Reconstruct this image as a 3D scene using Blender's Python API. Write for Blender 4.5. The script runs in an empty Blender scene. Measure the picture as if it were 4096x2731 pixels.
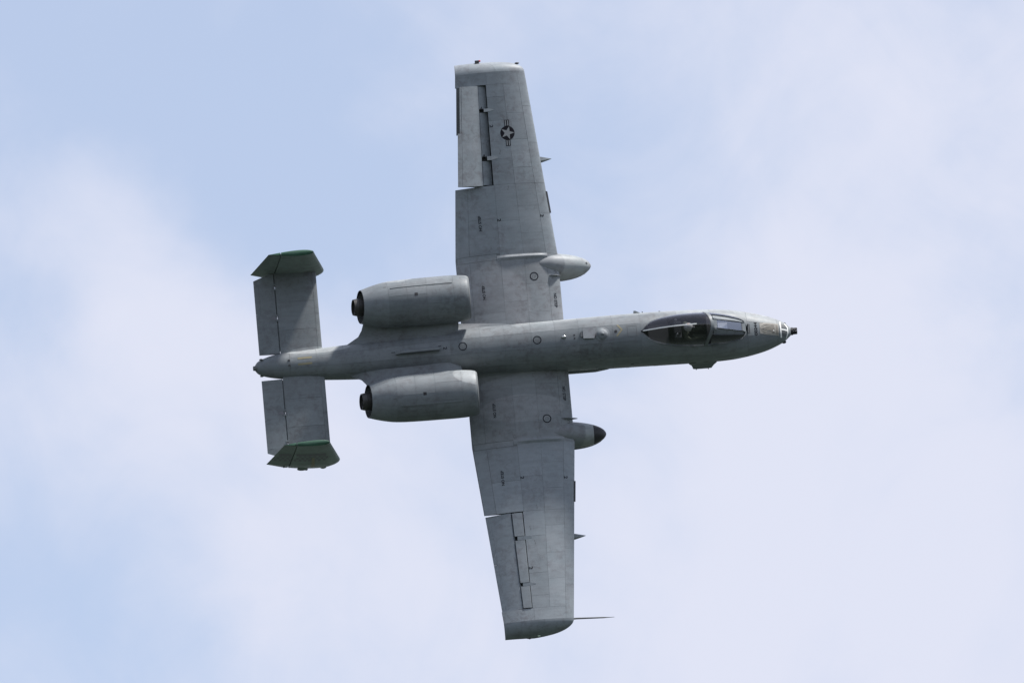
import bpy, math, random
import numpy as np
from mathutils import Vector, Matrix, noise as mnoise
random.seed(7)
SC = bpy.context.scene
COL = SC.collection

# ------------------------------------------------------------------ camera, sky, sun, exposure
ELEV = math.radians(18.0)
cd = bpy.data.cameras.new('camera'); cam = bpy.data.objects.new('camera', cd); COL.objects.link(cam)
cam.location = (0, 0, 1.7); cam.rotation_euler = (math.pi/2 + ELEV, 0, 0)
cd.sensor_width = 36.0; cd.lens = 36.0*47339.3/4096; cd.clip_start = 1.0; cd.clip_end = 60000
SC.camera = cam
CAMROT = Matrix(((1, 0, 0), (0, -math.sin(ELEV), -math.cos(ELEV)), (0, math.cos(ELEV), -math.sin(ELEV))))  # columns right, up, back
SUN_VIEW = Vector((0.36, 0.92, -0.115)).normalized()         # towards the sun, in view axes
SUN_DIR = (CAMROT @ SUN_VIEW).normalized()
SUN_EL = math.asin(SUN_DIR.z); SUN_AZ = math.atan2(SUN_DIR.x, SUN_DIR.y)

sd = bpy.data.lights.new('sun', 'SUN'); sd.energy = 5.0; sd.angle = math.radians(5); sd.color = (1.0, 0.965, 0.915)
sun = bpy.data.objects.new('sun', sd); COL.objects.link(sun)
sun.rotation_euler = SUN_DIR.to_track_quat('Z', 'Y').to_euler()
SC.view_settings.view_transform = 'Standard'; SC.view_settings.look = 'None'
SC.view_settings.exposure = 0.5; SC.view_settings.gamma = 1.0; SC.view_settings.use_curve_mapping = False

world = bpy.data.worlds.new('World'); SC.world = world; world.use_nodes = True
def build_world():
    nt = world.node_tree; N = nt.nodes; L = nt.links; N.clear()
    out = N.new('ShaderNodeOutputWorld')
    sky = N.new('ShaderNodeTexSky'); sky.sky_type = 'NISHITA'; sky.sun_disc = False
    sky.sun_elevation = SUN_EL; sky.sun_rotation = SUN_AZ; sky.air_density = 1.0; sky.dust_density = 0.6; sky.ozone_density = 1.0
    b1 = N.new('ShaderNodeBackground'); b1.inputs['Strength'].default_value = 0.125
    tc = N.new('ShaderNodeTexCoord')
    # thin cloud veil over the blue, one even cover over the whole dome
    def noise_at(scale, detail, rough, off, dist=0.0):
        mp = N.new('ShaderNodeMapping'); mp.inputs['Location'].default_value = off
        mp.inputs['Rotation'].default_value = (0.3, 0.5, 0.2)
        nz = N.new('ShaderNodeTexNoise'); nz.inputs['Scale'].default_value = scale; nz.inputs['Detail'].default_value = detail
        nz.inputs['Roughness'].default_value = rough; nz.inputs['Distortion'].default_value = dist
        L.new(tc.outputs['Generated'], mp.inputs['Vector']); L.new(mp.outputs['Vector'], nz.inputs['Vector']); return nz.outputs['Fac']
    def math_(op, a, b=None):
        m = N.new('ShaderNodeMath'); m.operation = op
        for i, v in enumerate((a, b)):
            if v is None: continue
            if isinstance(v, (int, float)): m.inputs[i].default_value = v
            else: L.new(v, m.inputs[i])
        return m.outputs[0]
    big = noise_at(26, 5, 0.5, (1.3, 0.2, 0.7), 0.6)
    fine = noise_at(95, 6, 0.55, (0.2, 0.9, 0.1), 0.3)
    wisp = noise_at(52, 7, 0.6, (2.1, 0.4, 1.6), 1.4)
    v = math_('ADD', math_('ADD', math_('MULTIPLY', big, 0.62), math_('MULTIPLY', fine, 0.18)), math_('MULTIPLY', wisp, 0.20))
    # the larger cloud banks and gaps, at their places in the sky (direction, radius, weight)
    def bank(px, py, rad, w, prev):
        d = Vector(((px-2048)/47339.3, -(py-1365.5)/47339.3, -1.0)).normalized(); d = (CAMROT @ d).normalized()
        vd = N.new('ShaderNodeVectorMath'); vd.operation = 'DISTANCE'; vd.inputs[1].default_value = d
        L.new(tc.outputs['Generated'], vd.inputs[0])
        mr = N.new('ShaderNodeMapRange'); mr.interpolation_type = 'SMOOTHERSTEP'
        mr.inputs['From Min'].default_value = 0; mr.inputs['From Max'].default_value = rad/47339.3
        mr.inputs['To Min'].default_value = w; mr.inputs['To Max'].default_value = 0
        L.new(vd.outputs['Value'], mr.inputs['Value'])
        return math_('ADD', prev, mr.outputs['Result'])
    for b in BANKS: v = bank(*b, v)
    mr = N.new('ShaderNodeMapRange'); mr.interpolation_type = 'SMOOTHSTEP'
    mr.inputs['From Min'].default_value = 0.32; mr.inputs['From Max'].default_value = 0.72
    mr.inputs['To Min'].default_value = 0.44; mr.inputs['To Max'].default_value = 1.0
    L.new(v, mr.inputs['Value'])
    b2 = N.new('ShaderNodeBackground'); b2.inputs['Color'].default_value = CLOUD_COL; b2.inputs['Strength'].default_value = 1.0
    mix = N.new('ShaderNodeMixShader')
    L.new(sky.outputs['Color'], b1.inputs['Color']); L.new(mr.outputs['Result'], mix.inputs['Fac'])
    L.new(b1.outputs[0], mix.inputs[1]); L.new(b2.outputs[0], mix.inputs[2]); L.new(mix.outputs[0], out.inputs['Surface'])
CLOUD_COL = (0.530, 0.552, 0.650, 1)
BANKS = [(750, 1450, 1500, 0.14), (350, 150, 800, -0.10), (3500, 900, 1700, 0.16), (3300, 2300, 1800, 0.20), (900, 350, 1300, -0.13), (1250, 900, 800, -0.12),
         (2500, 750, 900, -0.08), (100, 2500, 1000, -0.11), (100, 1300, 500, -0.12), (1500, 2300, 1000, 0.12), (3850, 250, 800, 0.05)]
build_world()

# ------------------------------------------------------------------ materials
def new_mat(name):
    m = bpy.data.materials.new(name); m.use_nodes = True
    nt = m.node_tree; return m, nt, nt.nodes['Principled BSDF']
def simple(name, col, rough=0.5, metal=0.0, var=0.12, scale=6.0, spec=0.5):
    m, nt, b = new_mat(name); N, L = nt.nodes, nt.links
    tc = N.new('ShaderNodeTexCoord'); nz = N.new('ShaderNodeTexNoise'); nz.inputs['Scale'].default_value = scale; nz.inputs['Detail'].default_value = 5
    L.new(tc.outputs['Object'], nz.inputs['Vector'])
    mx = N.new('ShaderNodeMix'); mx.data_type = 'RGBA'
    mx.inputs['A'].default_value = (*[c*(1-var) for c in col], 1); mx.inputs['B'].default_value = (*[min(1, c*(1+var)) for c in col], 1)
    L.new(nz.outputs['Fac'], mx.inputs['Factor']); L.new(mx.outputs['Result'], b.inputs['Base Color'])
    b.inputs['Roughness'].default_value = rough; b.inputs['Metallic'].default_value = metal
    b.inputs['Specular IOR Level'].default_value = spec
    return m

# root of the jet; every part is modelled in one frame: x forward from the gun muzzle, y to the left wing, z up
ROFF = Vector((-9.0, 0.0, 0.3))
Rm = Matrix(((0.9955514175210254, -0.0869878823887195, 0.03620059929619018), (0.07540689313545289, 0.965971932642096, 0.24741064208184801), (-0.05649049070007632, -0.24358024071180365, 0.9682342127787286)))
OV = Vector((8.454715547390174, 0.33914669099559414, -350.4904347113721))
jet = bpy.data.objects.new('attack_jet', None); COL.objects.link(jet)
JROT = CAMROT @ Rm
JLOC = Vector(cam.location) + CAMROT @ OV
jet.matrix_world = Matrix.Translation(JLOC + JROT @ ROFF) @ JROT.to_4x4()
jet['label'] = 'grey twin-engine attack jet with straight wings and green-tipped twin tail fins'
jet['category'] = 'jet'

def paint(name, mono=None, spec=0.25, rough=0.48):
    """weathered two-tone grey paint; the light-grey patches have fixed places on the airframe; the left flank is painted paler as if sunlit"""
    m, nt, b = new_mat(name); N, L = nt.nodes, nt.links
    tc = N.new('ShaderNodeTexCoord'); tc.object = jet
    mp = N.new('ShaderNodeMapping'); mp.inputs['Location'].default_value = ROFF
    L.new(tc.outputs['Object'], mp.inputs['Vector']); V = mp.outputs['Vector']
    def nz(scale, det, rgh, vec=V, dist=0.0):
        n = N.new('ShaderNodeTexNoise'); n.inputs['Scale'].default_value = scale; n.inputs['Detail'].default_value = det
        n.inputs['Roughness'].default_value = rgh; n.inputs['Distortion'].default_value = dist; L.new(vec, n.inputs['Vector']); return n.outputs['Fac']
    def M(op, a, b_=None, c=None):
        q = N.new('ShaderNodeMath'); q.operation = op
        for i, v in enumerate((a, b_, c)):
            if v is None: continue
            if isinstance(v, (int, float)): q.inputs[i].default_value = v
            else: L.new(v, q.inputs[i])
        return q.outputs[0]
    def ramp(v, a, b_, lo, hi):
        r = N.new('ShaderNodeMapRange'); r.inputs['From Min'].default_value = a; r.inputs['From Max'].default_value = b_
        r.inputs['To Min'].default_value = lo; r.inputs['To Max'].default_value = hi; L.new(v, r.inputs['Value']); return r.outputs['Result']
    def mix(f, a, b_, typ='MIX'):
        x = N.new('ShaderNodeMix'); x.data_type = 'RGBA'; x.blend_type = typ
        for k, v in (('Factor', f), ('A', a), ('B', b_)):
            if isinstance(v, (int, float)): x.inputs[k].default_value = v
            elif isinstance(v, tuple): x.inputs[k].default_value = v
            else: L.new(v, x.inputs[k])
        return x.outputs['Result']
    if mono is None:
        light = None
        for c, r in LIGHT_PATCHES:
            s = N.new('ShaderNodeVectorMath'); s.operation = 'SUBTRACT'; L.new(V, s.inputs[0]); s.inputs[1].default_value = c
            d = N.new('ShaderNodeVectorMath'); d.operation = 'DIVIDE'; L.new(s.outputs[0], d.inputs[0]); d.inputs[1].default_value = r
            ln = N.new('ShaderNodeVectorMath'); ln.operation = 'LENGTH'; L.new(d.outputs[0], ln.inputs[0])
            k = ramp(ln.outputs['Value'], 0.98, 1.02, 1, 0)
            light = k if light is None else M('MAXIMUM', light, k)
        mid = None
        for c, r in MID_PATCHES:
            s = N.new('ShaderNodeVectorMath'); s.operation = 'SUBTRACT'; L.new(V, s.inputs[0]); s.inputs[1].default_value = c
            d = N.new('ShaderNodeVectorMath'); d.operation = 'DIVIDE'; L.new(s.outputs[0], d.inputs[0]); d.inputs[1].default_value = r
            ln = N.new('ShaderNodeVectorMath'); ln.operation = 'LENGTH'; L.new(d.outputs[0], ln.inputs[0])
            k = ramp(ln.outputs['Value'], 0.97, 1.03, 1, 0); mid = k if mid is None else M('MAXIMUM', mid, k)
        sp_ = N.new('ShaderNodeSeparateXYZ'); L.new(V, sp_.inputs[0])
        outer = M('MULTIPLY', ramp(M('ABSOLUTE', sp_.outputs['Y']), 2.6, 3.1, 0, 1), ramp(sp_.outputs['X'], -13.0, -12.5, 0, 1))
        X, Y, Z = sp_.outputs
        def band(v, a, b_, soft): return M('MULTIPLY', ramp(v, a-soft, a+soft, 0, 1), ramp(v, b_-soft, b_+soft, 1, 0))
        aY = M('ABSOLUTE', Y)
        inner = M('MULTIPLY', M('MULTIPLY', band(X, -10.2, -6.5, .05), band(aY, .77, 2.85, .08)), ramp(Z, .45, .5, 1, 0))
        flank = M('MULTIPLY', M('MULTIPLY', ramp(M('SUBTRACT', Z, M('MINIMUM', .93, M('SUBTRACT', .05, M('MULTIPLY', X, .30)))), -.14, .10, 1, 0), ramp(aY, .76, .768, 1, 0)), M('MULTIPLY', ramp(X, -8.5, -8.3, 0, 1), ramp(Y, -.1, .1, .35, 1)))  # two-tone flank; full strength left, weak right paints in sun and shade
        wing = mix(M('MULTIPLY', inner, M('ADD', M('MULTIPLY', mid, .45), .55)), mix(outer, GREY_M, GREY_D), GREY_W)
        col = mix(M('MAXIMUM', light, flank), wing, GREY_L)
    else: col = mix(0.0, mono, mono)
    # faded and grimy cloudiness, brownish wear, airflow streaks, per-panel tone
    mp2 = N.new('ShaderNodeMapping'); mp2.inputs['Scale'].default_value = (0.28, 1.6, 1.6); L.new(V, mp2.inputs['Vector'])
    cl = ramp(nz(1.5, 7, 0.62), 0.36, 0.64, 0.0, 1.0)
    fi = M('MULTIPLY', ramp(nz(5.0, 8, 0.7, dist=0.5), 0.46, 0.64, 0.0, 1.0), ramp(nz(0.9, 4, 0.6), 0.38, 0.6, 0.15, 1.0))
    st = ramp(nz(5.0, 6, 0.65, mp2.outputs['Vector']), 0.4, 0.75, 0.0, 1.0)
    sp = ramp(nz(30.0, 5, 0.7), 0.55, 0.8, 0.0, 1.0)
    col = mix(M('MULTIPLY', cl, 0.8), col, mix(1.0, col, (1.16, 1.12, 1.12, 1), 'MULTIPLY'))
    col = mix(M('MULTIPLY', fi, 0.75), col, mix(1.0, col, (0.66, 0.60, 0.60, 1), 'MULTIPLY'))
    col = mix(M('MULTIPLY', st, 0.5), col, mix(1.0, col, (0.70, 0.66, 0.66, 1), 'MULTIPLY'))
    col = mix(M('MULTIPLY', sp, 0.30), col, mix(1.0, col, (0.6, 0.58, 0.6, 1), 'MULTIPLY'))
    oi = N.new('ShaderNodeObjectInfo')
    col = mix(1.0, col, M('ADD', M('MULTIPLY', oi.outputs['Random'], 0.16), 0.92), 'MULTIPLY')
    L.new(col, b.inputs['Base Color'])
    L.new(ramp(cl, 0, 1, rough-0.06, rough+0.12), b.inputs['Roughness']); b.inputs['Specular IOR Level'].default_value = spec
    return m
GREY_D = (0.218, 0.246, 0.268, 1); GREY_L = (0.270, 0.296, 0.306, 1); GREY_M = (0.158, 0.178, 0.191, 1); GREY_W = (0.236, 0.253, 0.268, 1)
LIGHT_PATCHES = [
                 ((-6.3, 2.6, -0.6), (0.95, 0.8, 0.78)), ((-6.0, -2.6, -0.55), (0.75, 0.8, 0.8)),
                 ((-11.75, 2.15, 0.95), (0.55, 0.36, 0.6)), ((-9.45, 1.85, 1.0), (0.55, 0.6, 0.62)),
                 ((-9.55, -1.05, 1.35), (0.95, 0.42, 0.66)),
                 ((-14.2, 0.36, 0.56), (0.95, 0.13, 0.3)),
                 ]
MID_PATCHES = [((-8.95, 1.45, 0.2), (1.15, 1.15, 0.5)), ((-8.35, -1.8, 0.2), (1.25, 0.42, 0.5))]
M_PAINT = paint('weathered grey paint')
M_FIN = paint('green-grey fin paint', mono=(0.205, 0.248, 0.238, 1))
M_LID = paint('pale grey paint', mono=(0.29, 0.305, 0.32, 1))
M_GROOVE = simple('dark joint sealant', (0.135, 0.145, 0.152), 0.8)
M_BLACK = simple('matt black', (0.012, 0.012, 0.015), 0.55)
M_MARK = simple('black stencil paint', (0.012, 0.012, 0.017), 0.75, spec=0.15)
M_STAR = simple('grey stencil paint', (0.23, 0.24, 0.25), 0.5)
M_GREEN = simple('green fin-tip paint', (0.020, 0.072, 0.042), 0.42, var=0.2)
M_METAL = simple('burnt exhaust metal', (0.050, 0.048, 0.047), 0.5, 0.4, var=0.45, scale=5)
M_STEEL = simple('bare steel', (0.55, 0.55, 0.55), 0.25, 1.0)
M_SLIP = simple('worn tan refuelling plate', (0.275, 0.26, 0.235), 0.55, var=0.35, scale=9)
M_SLIPD = simple('worn plate recess', (0.17, 0.155, 0.135), 0.6, var=0.4, scale=12)
M_WHITE = simple('white guide paint', (0.80, 0.80, 0.78), 0.5)
M_YEL = simple('faded yellow strip', (0.22, 0.195, 0.12), 0.5, var=0.25)
M_CHECK = simple('faded grey checks', (0.14, 0.135, 0.155), 0.55)
M_COCK = simple('dark cockpit', (0.018, 0.019, 0.021), 0.75)
M_RUBBER = simple('grey rubber', (0.10, 0.105, 0.11), 0.6)
M_SUIT = simple('olive flight suit', (0.055, 0.065, 0.04), 0.85)
M_HELM = simple('pale helmet shell', (0.55, 0.55, 0.53), 0.3)
M_VISOR = simple('dark visor', (0.01, 0.01, 0.012), 0.08)
M_SKIN = simple('skin', (0.45, 0.27, 0.2), 0.5)
M_GLOVE = simple('green glove', (0.09, 0.10, 0.06), 0.8)
M_ORANGE = simple('orange helmet tape', (0.75, 0.22, 0.04), 0.5)
M_RED = simple('red lamp glass', (0.5, 0.03, 0.03), 0.15)
M_CLEAR = simple('pale lamp glass', (0.45, 0.55, 0.42), 0.15)
def glass(name, tint, refl=1.0):
    m = bpy.data.materials.new(name); m.use_nodes = True; nt = m.node_tree; N, L = nt.nodes, nt.links; N.clear()
    o = N.new('ShaderNodeOutputMaterial'); t = N.new('ShaderNodeBsdfTransparent'); t.inputs[0].default_value = (*tint, 1)
    g = N.new('ShaderNodeBsdfGlossy'); g.inputs['Roughness'].default_value = 0.03; g.inputs['Color'].default_value = (0.95, 0.95, 1, 1)
    f = N.new('ShaderNodeFresnel'); f.inputs['IOR'].default_value = 1.5
    ge = N.new('ShaderNodeNewGeometry'); io = N.new('ShaderNodeMapRange'); io.inputs['To Min'].default_value = 1.5; io.inputs['To Max'].default_value = 1/1.5   # thin sheet: the same from both sides
    L.new(ge.outputs['Backfacing'], io.inputs['Value']); L.new(io.outputs['Result'], f.inputs['IOR'])
    k = N.new('ShaderNodeMath'); k.operation = 'MULTIPLY'; k.inputs[1].default_value = refl; k.use_clamp = True
    mx = N.new('ShaderNodeMixShader'); L.new(f.outputs[0], k.inputs[0]); L.new(k.outputs[0], mx.inputs[0])
    L.new(t.outputs[0], mx.inputs[1]); L.new(g.outputs[0], mx.inputs[2]); L.new(mx.outputs[0], o.inputs['Surface']); return m
M_GLASS = glass('smoky canopy acrylic', (0.60, 0.60, 0.62), 1.4)
M_PANE = glass('coated windscreen glass', (0.62, 0.64, 0.70), 5.0)
M_HUD = glass('sight glass', (0.75, 0.85, 0.8), 1.5)

# ------------------------------------------------------------------ mesh helpers (airframe coordinates)
def link(name, me, mat, parent, angle=32, label=None):
    me.materials.append(mat) if mat and not me.materials else None
    me.shade_smooth(); me.set_sharp_from_angle(angle=math.radians(angle))
    o = bpy.data.objects.new(name, me); COL.objects.link(o); o.parent = parent
    if parent is jet: o.location = -ROFF
    if label: o['label'] = label
    return o
def mesh(name, vs, fs, mat, parent, angle=32, label=None):
    me = bpy.data.meshes.new(name); me.from_pydata([tuple(v) for v in vs], [], fs); me.validate()
    import bmesh
    bm = bmesh.new(); bm.from_mesh(me); bmesh.ops.recalc_face_normals(bm, faces=bm.faces); bm.to_mesh(me); bm.free()
    return link(name, me, mat, parent, angle, label)
def loft(rings, close=True, cap0=True, cap1=True):
    vs, fs = [], []; n = len(rings[0])
    for r in rings: vs += [Vector(p) for p in r]
    for i in range(len(rings)-1):
        for j in range(n if close else n-1):
            k = (j+1) % n; fs.append((i*n+j, i*n+k, (i+1)*n+k, (i+1)*n+j))
    if cap0: fs.append(tuple(range(n-1, -1, -1)))
    if cap1: fs.append(tuple(range((len(rings)-1)*n, len(rings)*n)))
    return vs, fs
class Acc:
    def __init__(s): s.v, s.f = [], []
    def add(s, vs, fs):
        o = len(s.v); s.v += [Vector(p) for p in vs]; s.f += [tuple(i+o for i in f) for f in fs]; return s
    def box(s, lo, hi):
        x0, y0, z0 = lo; x1, y1, z1 = hi
        return s.add([(x0,y0,z0),(x1,y0,z0),(x1,y1,z0),(x0,y1,z0),(x0,y0,z1),(x1,y0,z1),(x1,y1,z1),(x0,y1,z1)],
                     [(3,2,1,0),(4,5,6,7),(0,1,5,4),(1,2,6,5),(2,3,7,6),(3,0,4,7)])
    def tube(s, pts, rad, n=10, caps=True):
        pts = [Vector(p) for p in pts]; rad = rad if isinstance(rad, (list, tuple)) else [rad]*len(pts); rings = []
        for i, p in enumerate(pts):
            t = (pts[min(i+1, len(pts)-1)] - pts[max(i-1, 0)]).normalized()
            a = t.orthogonal().normalized() if i == 0 else (a - t*a.dot(t)).normalized()
            b = t.cross(a); rings.append([p + (a*math.cos(q*2*math.pi/n) + b*math.sin(q*2*math.pi/n))*rad[i] for q in range(n)])
        return s.add(*loft(rings, True, caps, caps))
    def ball(s, c, r, nu=12, nv=8):
        c = Vector(c); r = (r, r, r) if isinstance(r, (int, float)) else r
        rings = [[c + Vector((r[0]*math.sin(t)*math.cos(p), r[1]*math.sin(t)*math.sin(p), r[2]*math.cos(t))) for p in np.arange(nu)*2*math.pi/nu]
                 for t in np.linspace(0.05, math.pi-0.05, nv+1)]
        return s.add(*loft(rings))
    def obj(s, name, mat, parent, angle=32, label=None): return mesh(name, s.v, s.f, mat, parent, angle, label)
def interp(tab, x):
    """smooth interpolation through a table (x ascending; rows of values)"""
    X, Y = tab; i = int(np.clip(np.searchsorted(X, x)-1, 0, len(X)-2)); h = X[i+1]-X[i]; t = min(max((x-X[i])/h, 0), 1)
    def sl(k):
        if k == 0: return (Y[1]-Y[0])/(X[1]-X[0])
        if k == len(X)-1: return (Y[-1]-Y[-2])/(X[-1]-X[-2])
        a = (Y[k]-Y[k-1])/(X[k]-X[k-1]); b = (Y[k+1]-Y[k])/(X[k+1]-X[k])
        return np.where(a*b <= 0, 0.0, 2*a*b/np.where(a+b == 0, 1, a+b))
    m0, m1 = sl(i)*h, sl(i+1)*h
    return (2*t**3-3*t*t+1)*Y[i] + (t**3-2*t*t+t)*m0 + (3*t*t-2*t**3)*Y[i+1] + (t**3-t*t)*m1
def table(rows):
    r = sorted(rows); return np.array([q[0] for q in r], float), np.array([q[1:] for q in r], float)
def nrm(S, a, b, da, db, sgn):
    u = S(a+da, b) - S(a-da, b); v = S(a, b+db) - S(a, b-db); n = u.cross(v)
    return n.normalized()*sgn if n.length > 1e-12 else Vector((0, 0, 1))
def patch(S, a0, a1, b0, b1, na, nb, gap=0.014, out=0.0, thick=0.008, sgn=1, fine=True):
    """a plate of the surface S(a, b) with its own edges and thickness"""
    am, bm_ = (a0+a1)/2, (b0+b1)/2
    la = sum((S(a0+(a1-a0)*(i+1)/8, bm_) - S(a0+(a1-a0)*i/8, bm_)).length for i in range(8)); lb = sum((S(am, b0+(b1-b0)*(i+1)/8) - S(am, b0+(b1-b0)*i/8)).length for i in range(8))
    ga = (a1-a0)*gap/2/max(la, 1e-6); gb = (b1-b0)*gap/2/max(lb, 1e-6)
    A = np.linspace(a0+ga, a1-ga, na+1); B = np.linspace(b0+gb, b1-gb, nb+1)
    vs, fs = [], []; ea, eb = abs(a1-a0)*1e-3, abs(b1-b0)*1e-3; nn = {}
    for i, a in enumerate(A):
        for j, b in enumerate(B):
            p = S(a, b); n = nrm(S, a, b, ea, eb, sgn); nn[i, j] = (p, n); vs.append(p + n*out)
    w = nb+1
    for i in range(na):
        for j in range(nb): fs.append((i*w+j, (i+1)*w+j, (i+1)*w+j+1, i*w+j+1))
    ed = [(i, 0) for i in range(na+1)] + [(na, j) for j in range(1, nb+1)] + [(i, nb) for i in range(na-1, -1, -1)] + [(0, j) for j in range(nb-1, 0, -1)]
    o = len(vs)
    for e in ed: p, n = nn[e]; vs.append(p + n*(out-thick))
    for q in range(len(ed)):
        r = (q+1) % len(ed); fs.append((ed[q][0]*w+ed[q][1], ed[r][0]*w+ed[r][1], o+r, o+q))
    return vs, fs
def plate(name, mat, parent, *a, label=None, **k): return mesh(name, *patch(*a, **k), mat, parent, 40, label)
def cap_flat(pts, lift, thick, surf):
    """a flat print: polygon points draped on a surface function (x, y) -> z"""
    n = len(pts); top = [Vector((x, y, surf(x, y)+lift)) for x, y in pts]
    return top, [tuple(range(n))]

# ------------------------------------------------------------------ ground (below, out of frame)
def build_ground():
    n = 96; vs = [(0, 0, 0)] + [(40000*math.cos(i*2*math.pi/n), 40000*math.sin(i*2*math.pi/n), 0) for i in range(n)]
    me = bpy.data.meshes.new('ground'); me.from_pydata(vs, [], [(0, i+1, (i+1) % n+1) for i in range(n)])
    m, nt, b = new_mat('grassland'); N, L = nt.nodes, nt.links
    tc = N.new('ShaderNodeTexCoord'); nz = N.new('ShaderNodeTexNoise'); nz.inputs['Scale'].default_value = 0.01; nz.inputs['Detail'].default_value = 8
    cr = N.new('ShaderNodeValToRGB'); cr.color_ramp.elements[0].position = 0.35; cr.color_ramp.elements[0].color = (0.016, 0.027, 0.021, 1)
    cr.color_ramp.elements[1].position = 0.7; cr.color_ramp.elements[1].color = (0.032, 0.043, 0.034, 1)
    L.new(tc.outputs['Object'], nz.inputs['Vector']); L.new(nz.outputs['Fac'], cr.inputs['Fac']); L.new(cr.outputs['Color'], b.inputs['Base Color'])
    b.inputs['Roughness'].default_value = 0.95; me.materials.append(m)
    o = bpy.data.objects.new('ground', me); COL.objects.link(o); o['kind'] = 'structure'; o['label'] = 'green grassland far below the jet'
build_ground()

# ------------------------------------------------------------------ fuselage
FT = table([(-.15, .05, -.06, -.11), (-.2, .12, .0, -.17), (-.25, .165, .06, -.24), (-.4, .285, .2, -.40), (-.6, .385, .31, -.53), (-.9, .5, .43, -.64),
            (-1.28, .60, .56, -.72), (-1.6, .662, .68, -.76), (-2, .715, .84, -.80), (-2.5, .745, 1.0, -.81), (-3, .755, 1.10, -.81), (-3.5, .76, 1.17, -.80),
            (-4, .76, 1.22, -.79), (-4.7, .755, 1.27, -.77), (-5.86, .745, 1.26, -.75), (-7, .73, 1.21, -.72), (-8, .715, 1.17, -.66), (-10, .665, 1.10, -.50),
            (-11, .62, 1.04, -.42), (-12, .57, .95, -.38), (-13, .525, .82, -.36), (-14, .475, .74, -.27), (-15, .41, .72, -.10), (-15.5, .352, .68, .0),
            (-15.9, .25, .56, .09), (-16.05, .17, .48, .17), (-16.12, .08, .40, .24)])
ST = table([(-4.72, 0), (-4.6, .13), (-4.4, .29), (-4.0, .41), (-3.5, .475), (-3.0, .49), (-2.65, .475), (-2.2, .425), (-1.9, .36), (-1.7, .29), (-1.58, .15), (-1.53, 0)])
def fexp(x): return 2.1 + 0.25*min(max((-x-0.6)/1.6, 0), 1)*min(max((x+15)/5, 0), 1)
def F(x, ph, off=0.0):
    hw, top, bot = interp(FT, x); zc = (top+bot)/2; hh = (top-bot)/2; n = fexp(x); s, c = math.sin(ph), math.cos(ph)
    r = (abs(s)**n + abs(c)**n)**(-1/n)
    return Vector((x, (hw-off)*s*r, zc+(hh-off)*c*r))       # ph = 0 at the spine, positive towards the left
def sill_w(x): return float(interp(ST, x)[0]) if -4.72 < x < -1.53 else 0.0
def phi_of(x, y):
    hw, top, bot = interp(FT, x); hh = (top-bot)/2; n = fexp(x); q = min(abs(y)/hw, .999); zz = (1-q**n)**(1/n)
    return math.atan2(q, zz)
def ftop(x, y):
    return F(x, phi_of(x, y)).z
def sill_phi(x): return phi_of(x, sill_w(x)) if sill_w(x) > 0 else 0.0

def build_fuselage():
    xs = sorted(set([-.15, -.17, -.2, -.25, -.32, -.4, -.5, -.6, -.75, -.9, -1.1, -1.28, -1.45, -1.53, -1.56, -1.62, -1.7, -1.8] + list(np.arange(-2.0, -4.45, -.12))
                     + [-4.5, -4.55, -4.6, -4.65, -4.69, -4.72] + list(np.arange(-4.9, -15.0, -.22)) + [-15.09]), reverse=True)
    rings = []
    for x in xs:
        p0 = sill_phi(x)
        rings.append([F(x, p0 + (2*math.pi-2*p0)*j/64, 0.007) for j in range(65)])
    vs, fs = loft(rings, close=False, cap0=True, cap1=True)
    fus = mesh('fuselage', vs, fs, M_GROOVE, jet)
    # skin panels: rows along the body, columns around it
    rows = [-.15, -.33, -.62, -1.53, -2.62, -3.62, -4.72, -5.55, -6.55, -7.25, -7.95, -8.75, -9.45, -10.35, -11.4, -12.45, -13.5, -14.3, -15.09]
    for r in range(len(rows)-1):
        x0, x1 = rows[r], rows[r+1]; cock = -4.72 <= x1 and x0 <= -1.53
        cols = [0, .17, .45, .72, 1.0] if r >= 2 else [0, .5, 1.0]
        if not cock and r >= 2:
            cols = [-.085 if r % 2 else -.13, .11, .30, .5, .74, 1.0]
        for side in (1, -1):
            for k in range(len(cols)-1):
                c0, c1 = cols[k], cols[k+1]
                if c0 < 0:
                    if side < 0: continue
                    c0, c1 = -cols[1], cols[1]                # one panel across the spine
                S = (lambda side: (lambda a, b: F(a, side*(sill_phi(a) + (math.pi-sill_phi(a))*b))))(side)
                na = (26 if (cock and (x0 == -1.53 or x1 == -4.72)) else max(3, int(abs(x1-x0)/.13))) if r >= 2 else 5
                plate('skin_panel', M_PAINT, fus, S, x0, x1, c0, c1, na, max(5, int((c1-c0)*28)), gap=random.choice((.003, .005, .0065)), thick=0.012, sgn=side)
    # dielectric tail cone
    xs2 = [-15.093, -15.2, -15.32, -15.45, -15.58, -15.7, -15.8, -15.9, -15.98, -16.05, -16.09, -16.12]
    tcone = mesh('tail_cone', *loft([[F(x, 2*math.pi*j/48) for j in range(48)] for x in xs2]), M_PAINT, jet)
    Acc().tube([(-16.02, -.02, .40), (-16.17, -.02, .40), (-16.185, -.02, .40)], [.075, .07, .05], 14).obj('tail_lamp', M_RUBBER, tcone)
    a = Acc()
    for y, z in ((.2, .52), (-.2, .12), (-.24, .3)): a.ball((-15.93, y, z), (.06, .03, .04), 10, 6)
    a.obj('warning_receiver', M_RUBBER, tcone)
    for (x, s) in ((-15.12, .07), (-15.115, -.08)):
        Acc().box((x-.03, s-.02, ftop(x, s)-.01), (x+.03, s+.02, ftop(x, s)+.012)).obj('latch', M_BLACK, tcone)
    return fus, tcone
FUS, TCONE = build_fuselage()

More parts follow.
